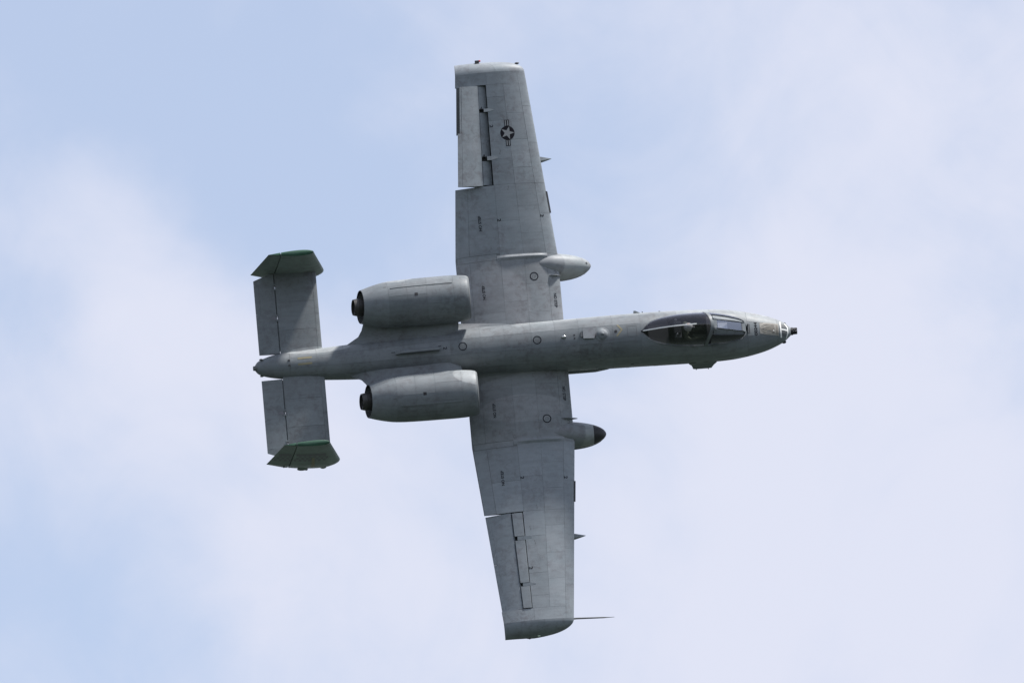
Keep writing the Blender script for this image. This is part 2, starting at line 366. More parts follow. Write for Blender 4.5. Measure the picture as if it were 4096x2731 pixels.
# flat print on the skin -------------------------------------------------------
def ring_pts(cx, cy, r0, r1, surf, lift=0.004, n=40):
    vs, fs = [], []
    for i in range(n):
        t = 2*math.pi*i/n
        for r in (r0, r1):
            x, y = cx+r*math.cos(t), cy+r*math.sin(t); vs.append((x, y, surf(x, y)+lift))
    for i in range(n):
        j = (i+1) % n; fs.append((2*i, 2*i+1, 2*j+1, 2*j))
    return vs, fs
def disc_pts(cx, cy, r, surf, lift=0.004, n=32, rings=3):
    vs = [(cx, cy, surf(cx, cy)+lift)]; fs = []
    for k in range(1, rings+1):
        for i in range(n):
            t = 2*math.pi*i/n; x, y = cx+r*k/rings*math.cos(t), cy+r*k/rings*math.sin(t); vs.append((x, y, surf(x, y)+lift))
    for i in range(n): fs.append((0, 1+i, 1+(i+1) % n))
    for k in range(rings-1):
        for i in range(n):
            j = (i+1) % n; fs.append((1+k*n+i, 1+(k+1)*n+i, 1+(k+1)*n+j, 1+k*n+j))
    return vs, fs
def quad_pts(c, surf, lift=0.004, n=6):
    """c: four (x, y) corners, draped as an n x n grid"""
    vs, fs = [], []
    for i in range(n+1):
        for j in range(n+1):
            u, v = i/n, j/n; x = (c[0][0]*(1-u)+c[1][0]*u)*(1-v) + (c[3][0]*(1-u)+c[2][0]*u)*v; y = (c[0][1]*(1-u)+c[1][1]*u)*(1-v) + (c[3][1]*(1-u)+c[2][1]*u)*v
            vs.append((x, y, surf(x, y)+lift))
    for i in range(n):
        for j in range(n): fs.append((i*(n+1)+j, (i+1)*(n+1)+j, (i+1)*(n+1)+j+1, i*(n+1)+j+1))
    return vs, fs
def flat(name, parts, mat, parent, label=None):
    a = Acc()
    for p in parts: a.add(*p)
    o = a.obj(name, mat, parent, 60, label)
    for poly in o.data.polygons: pass
    return o
_txt = {}
def text_mesh(s):
    if s in _txt: return _txt[s]
    cu = bpy.data.curves.new('lettering', 'FONT'); cu.body = s; cu.align_x = 'CENTER'; cu.align_y = 'CENTER'; cu.size = 1.0; cu.offset = 0.02
    o = bpy.data.objects.new('lettering', cu); COL.objects.link(o); dg = bpy.context.evaluated_depsgraph_get(); dg.update()
    me = bpy.data.meshes.new_from_object(o.evaluated_get(dg)); bpy.data.objects.remove(o); bpy.data.curves.remove(cu)
    v = [tuple(p.co) for p in me.vertices]; f = [tuple(p.vertices) for p in me.polygons]; bpy.data.meshes.remove(me)
    xs = [p[0] for p in v]; ys = [p[1] for p in v]; _txt[s] = (v, f, (min(xs), max(xs), min(ys), max(ys))); return _txt[s]
def lettering(s, cx, cy, length, height, up, surf, parent, mat=None, name='lettering', bold=0):
    """up = +1: glyph tops point aft (read from the right wing); -1: glyph tops point forward"""
    v, f, (x0, x1, y0, y1) = text_mesh(s); sx = length/(x1-x0); sy = height/(y1-y0); out = []
    for (x, y, z) in v:
        u = (x-(x0+x1)/2)*sx; w = (y-(y0+y1)/2)*sy
        X, Y = (cx - w, cy + u) if up > 0 else (cx + w, cy - u)
        out.append((X, Y, surf(X, Y)+0.005))
    return mesh(name, out, f, mat or M_MARK, parent, 60)

def fuselage_details():
    P_ = FUS
    for x, r in ((-9.99, .126), (-7.79, .126)):
        flat('ring_marking', [ring_pts(x, 0.0, r-.026, r, ftop)], M_MARK, P_)
        flat('filler_cap', [ring_pts(x, 0.0, .045, .055, ftop), ring_pts(x, 0, .075, .079, ftop), ring_pts(x, 0, .008, .016, ftop)], M_RUBBER, P_)
    for x in (-10.31, -8.31): flat('filler_cap', [ring_pts(x, -.04, .04, .052, ftop), disc_pts(x, -.04, .018, ftop)], M_RUBBER, P_)
    lettering('2', -10.51, -.01, .075, .11, -1, ftop, P_)
    lettering('00244', -1.275, 0.0, .40, .092, 1, ftop, P_, name='serial_number')
    # spine bump, two sockets, hinged plate, satellite dome, drain hole, chevrons, outlined hatch
    Acc().ball((-7.0, .02, ftop(-7, 0)+.015), (.075, .05, .05)).obj('anti_collision_lamp', M_STEEL, P_)
    flat('socket', [disc_pts(-6.69, .05, .025, ftop), disc_pts(-6.69, -.05, .025, ftop)], M_BLACK, P_)
    pl = [(-6.43, .225), (-6.10, .215), (-6.05, .075), (-6.11, -.105), (-6.43, -.085)]
    a = Acc(); n = len(pl); zt = lambda x, y: ftop(x, y*.6)+.055
    a.add([(x, y, zt(x, y)) for x, y in pl] + [(x, y, zt(x, y)-.05) for x, y in pl], [tuple(range(n)), tuple(range(2*n-1, n-1, -1))] + [(i, n+i, n+(i+1) % n, (i+1) % n) for i in range(n)])
    a.obj('antenna_plate', M_LID, P_, 20)
    a = Acc(); a.box((-6.5, -.03, ftop(-6.5, 0)-.02), (-6.42, .12, ftop(-6.5, 0)+.045)); a.obj('plate_hinge', M_RUBBER, P_, 20)
    prof = [(.225, -.02), (.215, .012), (.16, .022), (.15, .035), (.12, .062), (.07, .078), (.055, .08), (.05, .105), (.03, .125), (.005, .13)]
    z0 = ftop(-5.86, 0)
    rings = [[(-5.86+r*math.cos(t), r*math.sin(t), z0 + z - .55*(r*math.sin(t))**2) for t in np.arange(36)*2*math.pi/36] for r, z in prof]
    mesh('antenna_dome', *loft(rings, True, False, True), M_PAINT, P_, 35)
    flat('drain_hole', [disc_pts(-5.46, .06, .045, ftop)], M_BLACK, P_)
    cq = lambda p, q, w: [(p[0], p[1]), (q[0], q[1]), (q[0]-w, q[1]), (p[0]-w, p[1])]
    flat('chevron_marking', [quad_pts(cq((-5.37, .26), (-5.25, .10), .055), ftop), quad_pts(cq((-5.25, .10), (-5.41, -.09), .055), ftop)], M_YEL, P_)
    w = .012; A_, B_, C_, D_ = (-5.12, .20), (-4.84, .19), (-4.84, -.14), (-5.12, -.14)
    flat('hatch_outline', [quad_pts([(-5.12, .2), (-4.84, .2), (-4.84, .188), (-5.12, .188)], ftop, .003), quad_pts([(-5.12, -.13), (-4.84, -.13), (-4.84, -.142), (-5.12, -.142)], ftop, .003),
                           quad_pts([(-5.12, .2), (-5.108, .2), (-5.108, -.142), (-5.12, -.142)], ftop, .003), quad_pts([(-4.852, .2), (-4.84, .2), (-4.84, -.142), (-4.852, -.142)], ftop, .003)], M_RUBBER, P_)
    # long raised duct over the engines
    a = Acc(); rr = []
    for x in np.linspace(-11.98, -10.68, 9):
        h = .012 + .15*min(1, (x+12.0)/.2); zc = ftop(x, -.03)
        rr.append([(x, .035, zc-.02), (x, .03, zc+h*.6), (x, -.01, zc+h), (x, -.07, zc+h), (x, -.075, zc+h*.9), (x, -.075, zc-.03)])
    a.add(*loft(rr)); d = a.obj('spine_duct', M_PAINT, P_, 25)
    flat('duct_end_mark', [quad_pts([(-10.70, .075), (-10.62, .075), (-10.62, .055), (-10.70, .055)], ftop), quad_pts([(-10.71, .075), (-10.69, .075), (-10.69, -.02), (-10.71, -.02)], ftop),
                           quad_pts([(-12.10, .02), (-11.99, .02), (-11.99, .0), (-12.10, .0)], ftop)], M_MARK, P_)
    for y0, y1 in ((.075, .135), (-.105, -.045)):
        flat('formation_light', [quad_pts([(-14.86, y1), (-14.44, y1+.01), (-14.44, y0+.01), (-14.86, y0)], ftop)], M_YEL, P_)
    # refuelling slipway door in front of the windscreen
    nz = lambda x, y: ftop(x, y)
    S1 = [(-1.145, .185), (-.585, .155), (-.585, -.2), (-1.145, -.15)]
    sl = flat('refuelling_door', [quad_pts([(-1.03, .19), (-.575, .16), (-.575, -.20), (-1.03, -.17)], nz, .006), quad_pts([(-1.15, .18), (-1.03, .18), (-1.03, -.155), (-1.15, -.15)], nz, .006)], M_SLIP, P_)
    flat('door_recess', [quad_pts([(-.98, .06), (-.80, .08), (-.80, -.07), (-.98, -.04)], nz, .009), quad_pts([(-.80, .12), (-.70, .12), (-.70, -.13), (-.80, -.13)], nz, .009),
                         quad_pts([(-1.0, .125), (-.72, .145), (-.72, .13), (-1.0, .11)], nz, .009), quad_pts([(-.66, .13), (-.60, .13), (-.60, -.17), (-.66, -.17)], nz, .009)], M_SLIPD, P_)
    for rx, ry, w, xe in ((.20, .150, .010, -.66), (.16, .105, .008, -.72), (.13, .06, .014, -.80)):
        pts = [(xe, ry*.96)] + [(-.93-rx*math.sin(t), ry*math.cos(t)) for t in np.linspace(0, math.pi, 15)] + [(xe, -ry*.96)]
        vs, fs = [], []
        for i, (x, y) in enumerate(pts):
            y += .0; q = 1-w/max(ry, .02); vs += [(x, y, nz(x, y)+.011), (-.93+(x+.93)*q if x < -.93 else x, y*q, nz(x, y*q)+.011)]
        for i in range(len(pts)-1): fs.append((2*i, 2*i+1, 2*i+3, 2*i+2))
        flat('door_rim', [(vs, fs)], M_SLIPD, P_)
    Acc().ball((-.74, -.06, nz(-.74, -.06)), (.022, .02, .02)).obj('door_latch', M_WHITE, P_)
    g = .0
    flat('guide_line', [quad_pts([(-.535, .235), (-.495, .235), (-.495, -.24), (-.535, -.24)], nz, .006, 10)], M_WHITE, P_)
    flat('guide_line', [quad_pts([(-.495, .014), (-.30, -.01), (-.30, -.045), (-.495, -.025)], nz, .006)], M_WHITE, P_)
    flat('guide_line', [quad_pts([(-.40, .19), (-.37, .20), (-.285, .06), (-.315, .06)], nz, .006), quad_pts([(-.315, .06), (-.285, .06), (-.285, -.1), (-.315, -.1)], nz, .0065), quad_pts([(-.315, -.1), (-.285, -.1), (-.345, -.25), (-.37, -.25)], nz, .006)], M_WHITE, P_)
    flat('nose_plate', [quad_pts([(-.485, .17), (-.39, .165), (-.325, .05), (-.485, .03)], nz, .004), quad_pts([(-.485, -.035), (-.325, -.06), (-.365, -.19), (-.485, -.2)], nz, .004)], M_RUBBER, P_)
    a = Acc(); a.tube([(-1.50, .135, ftop(-1.5, .13)+.02), (-1.51, -.145, ftop(-1.51, -.14)+.02)], .022, 10); a.obj('rain_blower', M_RUBBER, P_)
    flat('panel_outline', [quad_pts([(-1.47, .14), (-1.455, .14), (-1.455, -.15), (-1.47, -.15)], nz, .004)], M_BLACK, P_)
    # left shoulder blades and probes
    def blade(x0, x1, ph, h, name, mat):
        p0, p1 = F(x0, ph), F(x1, ph); n = Vector((0, math.sin(ph), math.cos(ph))); t = Vector((0, n.z, -n.y))*.014
        a = Acc(); tip = (p0+p1)/2 + n*h
        a.add([p0-n*.02-t, p0-n*.02+t, p1-n*.02+t, p1-n*.02-t, p0*.75+p1*.25+n*h-t*.4, p0*.75+p1*.25+n*h+t*.4, p0*.95+p1*.05+n*h+t*.4, p0*.95+p1*.05+n*h-t*.4],
              [(3, 2, 1, 0), (4, 5, 6, 7), (0, 1, 6, 7), (2, 3, 4, 5), (1, 2, 5, 6), (3, 0, 7, 4)]); return a.obj(name, mat, P_, 30)
    blade(-4.86, -4.6, 1.15, .075, 'air_scoop', M_PAINT); blade(-4.60, -4.54, 1.2, .04, 'probe', M_RUBBER); blade(-4.1, -3.98, 1.25, .022, 'probe', M_RUBBER)
    blade(-.37, -.30, 1.0, .03, 'probe', M_RUBBER)
    # right flank: laser pod pylon, scoops, vents
    pr = [(-3.30, -.05), (-2.46, -.07), (-2.53, .05), (-3.22, .05)]
    a = Acc(); rr = []
    for (y, x0, x1, zc, th) in ((-.60, -3.34, -2.42, -.20, .17), (-.735, -3.28, -2.46, -.24, .13), (-.765, -3.21, -2.52, -.30, .09), (-.78, -3.18, -2.56, -.42, .05), (-.80, -3.16, -2.59, -.53, .045), (-.81, -3.14, -2.60, -.56, .03)):
        rr.append([(x0, y, zc), (x0+.09, y, zc+th), (x1-.12, y, zc+th), (x1, y, zc), (x1-.12, y, zc-th), (x0+.09, y, zc-th)])
    a.add(*loft(rr)); py = a.obj('sensor_pylon', M_PAINT, P_, 30)
    Acc().tube([(-3.06, -.80, -.54), (-3.06, -.835, -.58)], .012, 6).tube([(-2.70, -.80, -.54), (-2.70, -.835, -.58)], .012, 6).obj('stud', M_BLACK, py)
    def dark(ph, x0, x1, dph, name='vent', mat=M_BLACK):
        S = lambda a, b: F(a, b)
        return plate(name, mat, P_, S, x0, x1, -ph, -ph-dph, 4, 4, gap=0, out=.004, thick=.004, sgn=1)
    dark(1.72, -3.30, -3.08, .10); dark(1.72, -2.86, -2.74, .05); dark(1.62, -1.62, -1.5, .04); dark(1.40, -5.04, -4.96, .05)
    dark(1.86, -4.34, -4.22, .05); dark(1.90, -5.16, -5.06, .05); dark(2.12, -5.22, -5.10, .05); dark(2.18, -4.42, -4.32, .04)
    S = lambda a, b: F(a, b)
    plate('name_band', M_RUBBER, P_, S, -2.48, -1.95, -1.68, -1.76, 5, 3, gap=0, out=.003, thick=.003)
    plate('name_band', M_RUBBER, P_, S, -3.66, -3.40, -1.68, -1.73, 4, 3, gap=0, out=.003, thick=.003)
    def scoop(x0, x1, ph, wd, h):
        rr = []
        for i in range(7):
            t = i/6; x = x0+(x1-x0)*t; k = math.sqrt(max(1-t*t, 0.01)); c = F(x, -ph); n = Vector((0, -math.sin(ph), math.cos(ph))); tt = Vector((0, n.z, -n.y))
            rr.append([c - n*.02 + tt*(wd*k*math.cos(q)) + n*(h*k*max(math.sin(q), 0)+(0 if math.sin(q) > 0 else -.01)) for q in np.arange(12)*2*math.pi/12])
        a = Acc(); a.add(*loft(rr)); return a.obj('air_scoop', M_PAINT, P_)
    scoop(-6.0, -5.72, 1.82, .07, .06); scoop(-6.08, -5.92, 1.52, .045, .04); scoop(-5.36, -5.0, 1.84, .05, .025)
    Acc().ball(F(-.42, -1.75), (.07, .05, .05)).obj('nose_lamp', M_BLACK, P_)
fuselage_details()

# ------------------------------------------------------------------ rotary cannon
def build_gun():
    g = Acc().tube([(-.30, 0, -.105), (-.13, 0, -.105)], .115, 20).obj('cannon', M_BLACK, jet)
    for k in range(7):
        t = 2*math.pi*k/7+.2; y, z = .075*math.cos(t), -.105+.075*math.sin(t)
        Acc().tube([(-.2, y, z), (-.015, y, z), (-.005, y, z), (-.04, y, z)], [.028, .028, .02, .016], 10).obj('gun_barrel', M_BLACK, g)
    Acc().tube([(-.10, 0, -.105), (-.075, 0, -.105)], .1, 18).obj('barrel_clamp', M_BLACK, g)
build_gun()

# ------------------------------------------------------------------ canopy and cockpit
TT = table([(-4.74, 1.27), (-4.68, 1.31), (-4.4, 1.435), (-4.0, 1.57), (-3.6, 1.655), (-3.1, 1.69), (-2.8, 1.655), (-2.62, 1.60), (-2.5, 1.52), (-1.65, .885), (-1.53, .70)])
def can(x, th, off=0.0):
    w = max(sill_w(x), .004); sz = F(x, sill_phi(x)).z - .01; top = max(float(interp(TT, x)[0]), sz+.01)
    c, s = math.cos(th), math.sin(th); return Vector((x, (w+off)*c, sz + (top-sz+off)*s))
def xbow(th): return -2.615 - .20*math.cos(th)**2
PW = .135
def pane_z(x): return can(x, math.acos(min(PW/max(sill_w(x), PW+.001), 1))).z
def build_canopy():
    C = bpy.data.objects.new('canopy', None); COL.objects.link(C); C.parent = jet; C.location = -ROFF
    S = lambda a, b: can(-4.70 + a*(xbow(b)-.03+4.70), b)
    me = mesh('bubble', *patch(S, 0, 1, 0.03, math.pi-.03, 26, 26, gap=0, thick=.012, sgn=1), M_GLASS, C, 60)
    Sb = lambda a, b: can(xbow(b)+a, b)
    plate('bow_frame', M_PAINT, C, Sb, -.045, .045, .0, math.pi, 3, 30, gap=0, out=.012, thick=.03, sgn=-1)
    plate('bow_seal', M_RUBBER, C, Sb, -.062, -.045, .0, math.pi, 1, 30, gap=0, out=.010, thick=.02, sgn=-1)
    Sr = lambda a, b: can(a, math.pi/2 + b)
    plate('centre_strip', M_WHITE, C, lambda a, b: can(a, math.pi/2) + Vector((0, b, 0)), -4.66, -3.09, -.016, .016, 22, 1, gap=0, out=.006, thick=.008)
    for side in (0, 1):
        f = (lambda side: (lambda a, b: can(a, b if side == 0 else math.pi-b)))(side)
        plate('sill_rail', M_PAINT, C, f, -4.68, -1.56, -.02, .075, 40, 2, gap=0, out=.010, thick=.03, sgn=-1 if side == 0 else 1)
    W = bpy.data.objects.new('windscreen', None); COL.objects.link(W); W.parent = jet; W.location = -ROFF
    x0, x1 = -2.50, -1.66
    # flat front pane, its frame, two side panes
    pz = lambda x: pane_z(x0)+(pane_z(x1)-pane_z(x0))*(x-x0)/(x1-x0)
    fl = lambda a, b: Vector((a, b, pz(a)+.012))
    plate('front_pane', M_PANE, W, fl, x0+.02, x1-.03, -PW+.008, PW-.008, 2, 2, gap=0, thick=.02)
    plate('pane_frame', M_PAINT, W, fl, x0-.07, x0+.02, -PW-.03, PW+.03, 2, 2, gap=0, out=.008, thick=.035)
    plate('pane_frame', M_RUBBER, W, fl, x1-.055, x1-.03, -PW, PW, 1, 2, gap=0, out=.006, thick=.03)
    plate('pane_frame', M_PAINT, W, fl, x1-.03, x1+.07, -PW-.01, PW+.01, 2, 2, gap=0, out=.006, thick=.035)
    for s in (1, -1):
        th_p = lambda x: math.acos(min(PW/max(sill_w(x), PW+.002), .999))
        def strip(a, b, s=s):
            t = th_p(a)*(1-b*.30) if b >= 0 else th_p(a)
            p = can(a, t); p.z = max(p.z, pz(a)) if b < .3 else p.z; p.y = max(p.y, PW-.01); return Vector((p.x, p.y*s, p.z+.006))
        plate('pane_frame', M_PAINT, W, strip, x0-.1, x1+.03, 0, 1, 14, 4, gap=0, out=.008, thick=.03, sgn=-s)
        plate('seal_line', M_RUBBER, W, lambda a, b: Vector((a, s*(PW-.004+b), pz(a)+.022)), x0, x1, -.008, .006, 4, 1, gap=0, out=.0, thick=.012, sgn=1)
        sd_ = lambda a, b: can(a, (b if s > 0 else math.pi-b))
        def sdp(a, b, s=s):
            lo, hi = .09, th_p(a)*.72; t = lo+(hi-lo)*b; return can(a, t if s > 0 else math.pi-t)
        plate('side_pane', M_GLASS, W, sdp, -2.68, -1.63, 0, 1, 16, 6, gap=0, out=0, thick=.012, sgn=s)
    # cockpit furniture
    tub = []
    for x in np.linspace(-4.66, -1.58, 24):
        p0 = sill_phi(x)+.02; tub.append([F(x, p0+(2*math.pi-2*p0)*j/40, .035) for j in range(41)])
    tv, tf = loft(tub, close=False, cap0=False, cap1=False); mesh('cockpit_tub', tv, tf, M_COCK, jet, 60)
    K = Acc()
    rr = []
    for x in (-4.5, -4.2, -3.9): w = sill_w(x)*.9; z = F(x, sill_phi(x)).z - .03; rr.append([(x, w, z-.25), (x, w, z), (x, -w, z), (x, -w, z-.25)])
    K.add(*loft(rr)); K.obj('rear_deck', M_COCK, jet, 30)
    K = Acc(); rr = []
    for x in (-2.75, -2.5, -2.2, -1.9, -1.7): w = sill_w(x)*.93; z = F(x, sill_phi(x)).z; rr.append([(x, w, z-.3), (x, w, z), (x, w*.45, z+.10), (x, -w*.45, z+.10), (x, -w, z), (x, -w, z-.3)])
    K.add(*loft(rr)); K.obj('glare_shield', M_COCK, jet, 30)
    for s in (1, -1):
        Acc().box((-3.75, s*.36-.09, .55), (-2.75, s*.36+.09, .62)).obj('side_console', M_COCK, jet, 30)
    hud = Acc(); hud.box((-2.52, -.09, .9), (-2.25, .09, 1.07)); H = hud.obj('head_up_display', M_COCK, jet, 30)
    Acc().add([(-2.43, -.118, 1.16), (-2.43, .118, 1.16), (-2.15, .118, 1.08), (-2.15, -.118, 1.08)], [(0, 1, 2, 3)]).obj('sight_glass', M_WHITE, H)
    seat = bpy.data.objects.new('ejection_seat', None); COL.objects.link(seat); seat.parent = jet; seat.location = -ROFF
    Acc().box((-3.72, -.24, .42), (-3.52, .24, 1.18)).obj('seat_back', M_RUBBER, seat, 30)
    Acc().box((-3.74, -.16, 1.18), (-3.55, .16, 1.42)).obj('headrest', M_COCK, seat, 30)
    Acc().box((-3.52, -.24, .30), (-3.0, .24, .42)).obj('seat_pan', M_COCK, seat, 30)
    for s in (1, -1): Acc().tube([(-3.66, s*.20, 1.1), (-3.70, s*.23, 1.46), (-3.66, s*.21, 1.52)], .018, 8).obj('canopy_breaker', M_LID, seat)
    for s in (1, -1): Acc().box((-3.60, s*.27-.02, .45), (-3.05, s*.27+.02, .60)).obj('seat_side', M_RUBBER, seat, 30)
    Acc().tube([(-2.86, -.18, .62), (-2.84, -.18, .78), (-2.83, -.17, .86)], [.016, .02, .022], 8).obj('control_stick', M_BLACK, jet)
build_canopy()

# ------------------------------------------------------------------ wings
TAN7 = math.tan(math.radians(7)); YB = 2.85
def wLE(y): return -6.885 - max(0, y-YB)*.0975
def wTE(y): return -9.925 + max(0, y-YB)*.0795
def af(c, up, th=.125, m=.042, p=.6):
    yt = 5*th*(.2969*math.sqrt(max(c, 0))-.126*c-.3516*c*c+.2843*c**3-.1036*c**4)
    yc = m/p**2*(2*p*c-c*c) if c < p else m/(1-p)**2*(1-2*p+2*p*c-c*c)
    return yc + (yt if up else -yt)
def wing_s(side, y, s):
    """y: span station (0.3 .. 8.35, then 8.35 .. 9.35 folds round the drooped tip); s -1 (under TE) .. 0 (LE) .. 1 (upper TE)"""
    t = min(max(y-8.35, 0), 1.0); ye = min(y, 8.35)
    le, te = wLE(ye), wTE(ye); z0 = max(0, ye-YB)*TAN7; Y = ye; fac = 1.0
    if t > 0:
        Y = 8.35 + .415*math.sin(t*math.pi/2); z0 += .05*t - .40*(1-math.cos(t*math.pi/2)); le -= 1.15*t*t; fac = 1-.72*t*t; te += .02*t
    c = s*s; ch = le-te
    return Vector((le-c*ch, side*Y, z0 + af(c, s >= 0)*(wLE(ye)-wTE(ye))*fac))
def wsurf(x, y):
    a = min(abs(y), 8.35); le, te = wLE(a), wTE(a); c = min(max((le-x)/(le-te), 0), 1)
    return max(0, a-YB)*TAN7 + af(c, True)*(le-te)
sq = math.sqrt
AIL0, AIL1 = 4.985, 7.975
def build_wing(side):
    tag = 'left' if side > 0 else 'right'
    W = bpy.data.objects.new('wing', None); COL.objects.link(W); W.parent = jet; W.location = -ROFF
    W['label'] = ('wing with the star marking and raised pale aileron' if side > 0 else 'wing with the long air data probe at its tip')
    def section(y, cmax, off=.009):
        smax = sq(cmax); out = []
        for s in np.linspace(-smax, smax, 61):
            S = lambda a, b: wing_s(side, a, b)
            n = nrm(S, y, s, 1e-3, 1e-3, side)
            p = S(y, s); k = off*min(1, (1-abs(s))/.05) if s > -.3 else 0.0
            q = p - n*k if s > -.3 else p
            out.append(q)
        return out
    def body(ys, cmax, name='wing_box'):
        return mesh(name, *loft([section(y, cmax) for y in ys]), M_GROOVE, W)
    body([.3, .8, 1.4, 2.0, 2.5, 2.84, 2.86, 3.4, 4.2, AIL0-.012], 1.0)
    body([AIL0-.012, 5.8, 6.9, AIL1+.012], .572)
    for y0, y1 in ((AIL0-.01, 5.8), (5.8, 7.23), (7.23, AIL1+.01)):
        plate('bay_floor', M_BLACK if side > 0 else M_RUBBER, W, lambda a, b: Vector((wLE(a)-b*(wLE(a)-wTE(a)), side*a, max(0, a-YB)*TAN7 + af(b, False)*(wLE(a)-wTE(a))+.012)), y0, y1, .55, .745, 4, 4, gap=0, thick=.012, sgn=side)  # the black on the left stands in for deep shade inside the slot
    body([AIL1+.012, 8.2, 8.35, 8.5, 8.65, 8.8, 8.95, 9.1, 9.2, 9.3, 9.34], 1.0)
    S = lambda a, b: wing_s(side, a, b)
    def pan(y0, y1, c0, c1, name='skin_panel', gap=.006, mat=M_PAINT, out=0.0, na=None, nb=None, lo=False):
        gap *= random.choice((.45, .65, .85, 1.1)); s0 = -sq(-c0) if c0 < 0 else sq(c0); s1 = sq(c1)
        return plate(name, mat, W, S, y0, y1, s0, s1, na or max(2, int((y1-y0)/.22)), nb or max(4, int((s1-s0)*26)), gap=gap, thick=.011, out=out, sgn=side)
    # leading-edge skins wrap round the nose
    for y0, y1 in ((.3, 1.25), (1.25, 2.16), (2.16, 2.86), (2.86, 4.07), (4.07, 4.98), (4.98, 6.2), (6.2, 7.3), (7.3, 8.35)): pan(y0, y1, -.12, .115)
    for y0, y1 in ((.3, 1.1), (1.1, 1.95), (1.95, 2.73), (2.88, 3.5), (3.5, 4.3), (4.3, 4.98)):
        pan(y0, y1, .115, .335)
    for y0, y1 in ((.3, 1.45), (1.45, 2.73), (2.88, 3.9), (3.9, 4.98)): pan(y0, y1, .335, .565)
    pan(2.73, 2.88, .115, .6)
    for y0, y1 in ((.3, 1.15), (1.15, 2.75), (2.94, 4.0), (4.0, 4.975)): pan(y0, y1, .565 if y0 != 2.94 else .565, .865)
    pan(2.75, 2.94, .6, .985, 'flap_track', gap=.022)
    pan(.78, 2.75, .865, .995, 'flap', gap=.014); pan(2.94, 4.975, .865, .995, 'flap', gap=.014)
    for y0, y1 in ((4.98, 5.46), (5.46, 6.3), (6.3, 7.1), (7.1, 7.98)): pan(y0, y1, .115, .335)
    for y0, y1 in ((4.98, 5.75), (5.75, 6.9), (6.9, 7.6), (7.6, 7.98)): pan(y0, y1, .335, .575)
    pan(7.98, 8.35, .115, .56); pan(7.98, 8.35, .56, .995)
    pan(8.35, 9.34, -.3, .42, 'wing_tip', na=12, nb=22); pan(8.35, 9.34, .42, .995, 'wing_tip', na=12, nb=12)
    # break-line rib bulge
    def bulge(a, b):
        p = S(2.80 + .085*a, sq(b)); e = min(1, (b-.10)/.05, (.61-b)/.12); p.z += .045*max(e, 0)*(math.cos(a*math.pi)+1)/2; return p
    plate('rib_fairing', M_PAINT, W, bulge, -1, 1, .105, .60, 8, 16, gap=0, out=.004, thick=.006, sgn=side)
    # aileron: a hinged wedge with a curved nose
    hc = .69; defl = 33.0 if side > 0 else -7.0; d0 = math.radians(defl)
    h0, h1 = [Vector((wLE(y)-hc*(wLE(y)-wTE(y)), side*y, max(0, y-YB)*TAN7 + af(hc, True)*(wLE(y)-wTE(y)) - .07)) for y in (AIL0, AIL1)]
    axis = (h1-h0).normalized(); rot = Matrix.Rotation(d0*(1 if axis.y > 0 else -1), 4, axis)
    if (rot @ Vector((-1, 0, 0))).z < 0 and defl > 0 or (rot @ Vector((-1, 0, 0))).z > 0 and defl < 0: rot = Matrix.Rotation(-d0*(1 if axis.y > 0 else -1), 4, axis)
    def move(p, k=1): return h0 + rot @ (p-h0) if k else p
    def asec(y, c0, c1, top=0.0, low=None):
        ch = wLE(y)-wTE(y); z0 = max(0, y-YB)*TAN7; x = lambda c: wLE(y)-c*ch; out = []
        for c in np.linspace(c1, c0, 12): out.append(Vector((x(c), side*y, z0+af(c, True)*ch-top)))
        zu, zl = af(c0, True)*ch, af(c0, False)*ch
        for q in (.25, .5, .75): out.append(Vector((x(c0)+.05*math.sin(q*math.pi), side*y, z0+zu+(zl-zu)*q)))
        for c in np.linspace(c0, c1, 8): out.append(Vector((x(c), side*y, z0+af(c, False)*ch + .0)))
        return out
    def apart(y0, y1, c0, c1, name, mat, parent, k=1, top=0.0, n=4):
        return mesh(name, *loft([[move(p, k) for p in asec(y, c0, c1, top)] for y in np.linspace(y0, y1, n+1)]), mat, parent, 30)
    matA = M_LID if side > 0 else M_PAINT
    ymid = 6.58 if side > 0 else 6.50
    ail = apart(AIL0+.006, AIL1-.006, .705 if side > 0 else .713, .945 if True else 1, 'aileron', M_PAINT, W, n=6)
    apart(AIL0+.006, ymid, .951, .998, 'aileron_tab', M_PAINT, W)
    if side > 0:
        apart(ymid+.006, AIL1-.006, .955, .97, 'aileron_edge', M_PAINT, W)
        y0, y1 = ymid+.01, AIL1+.02                     # lower half of the split aileron stays level
        rr = []
        for y in np.linspace(y0, y1, 4):
            ch = wLE(y)-wTE(y); z0 = max(0, y-YB)*TAN7; x = lambda c: wLE(y)-c*ch
            up = [Vector((x(c), side*y, z0+af(c, False)*ch+.03*(1-(c-.72)/.28))) for c in np.linspace(.985, .72, 8)]; lo_ = [Vector((x(c), side*y, z0+af(c, False)*ch-.004)) for c in np.linspace(.72, .985, 8)]
            rr.append(up+lo_)
        mesh('brake_plate', *loft(rr), M_RUBBER, W, 30)
    else: apart(ymid+.008, AIL1-.006, .951, .998, 'aileron_edge', M_PAINT, W)
    for y0, y1 in ((AIL0+.025, 5.725), (5.865, 7.17), (7.285, AIL1-.02)):
        apart(y0, y1, .588, .698, 'aileron_shroud', M_PAINT, W, k=1 if side > 0 else 0, top=0.0 if side > 0 else -.014, n=3)
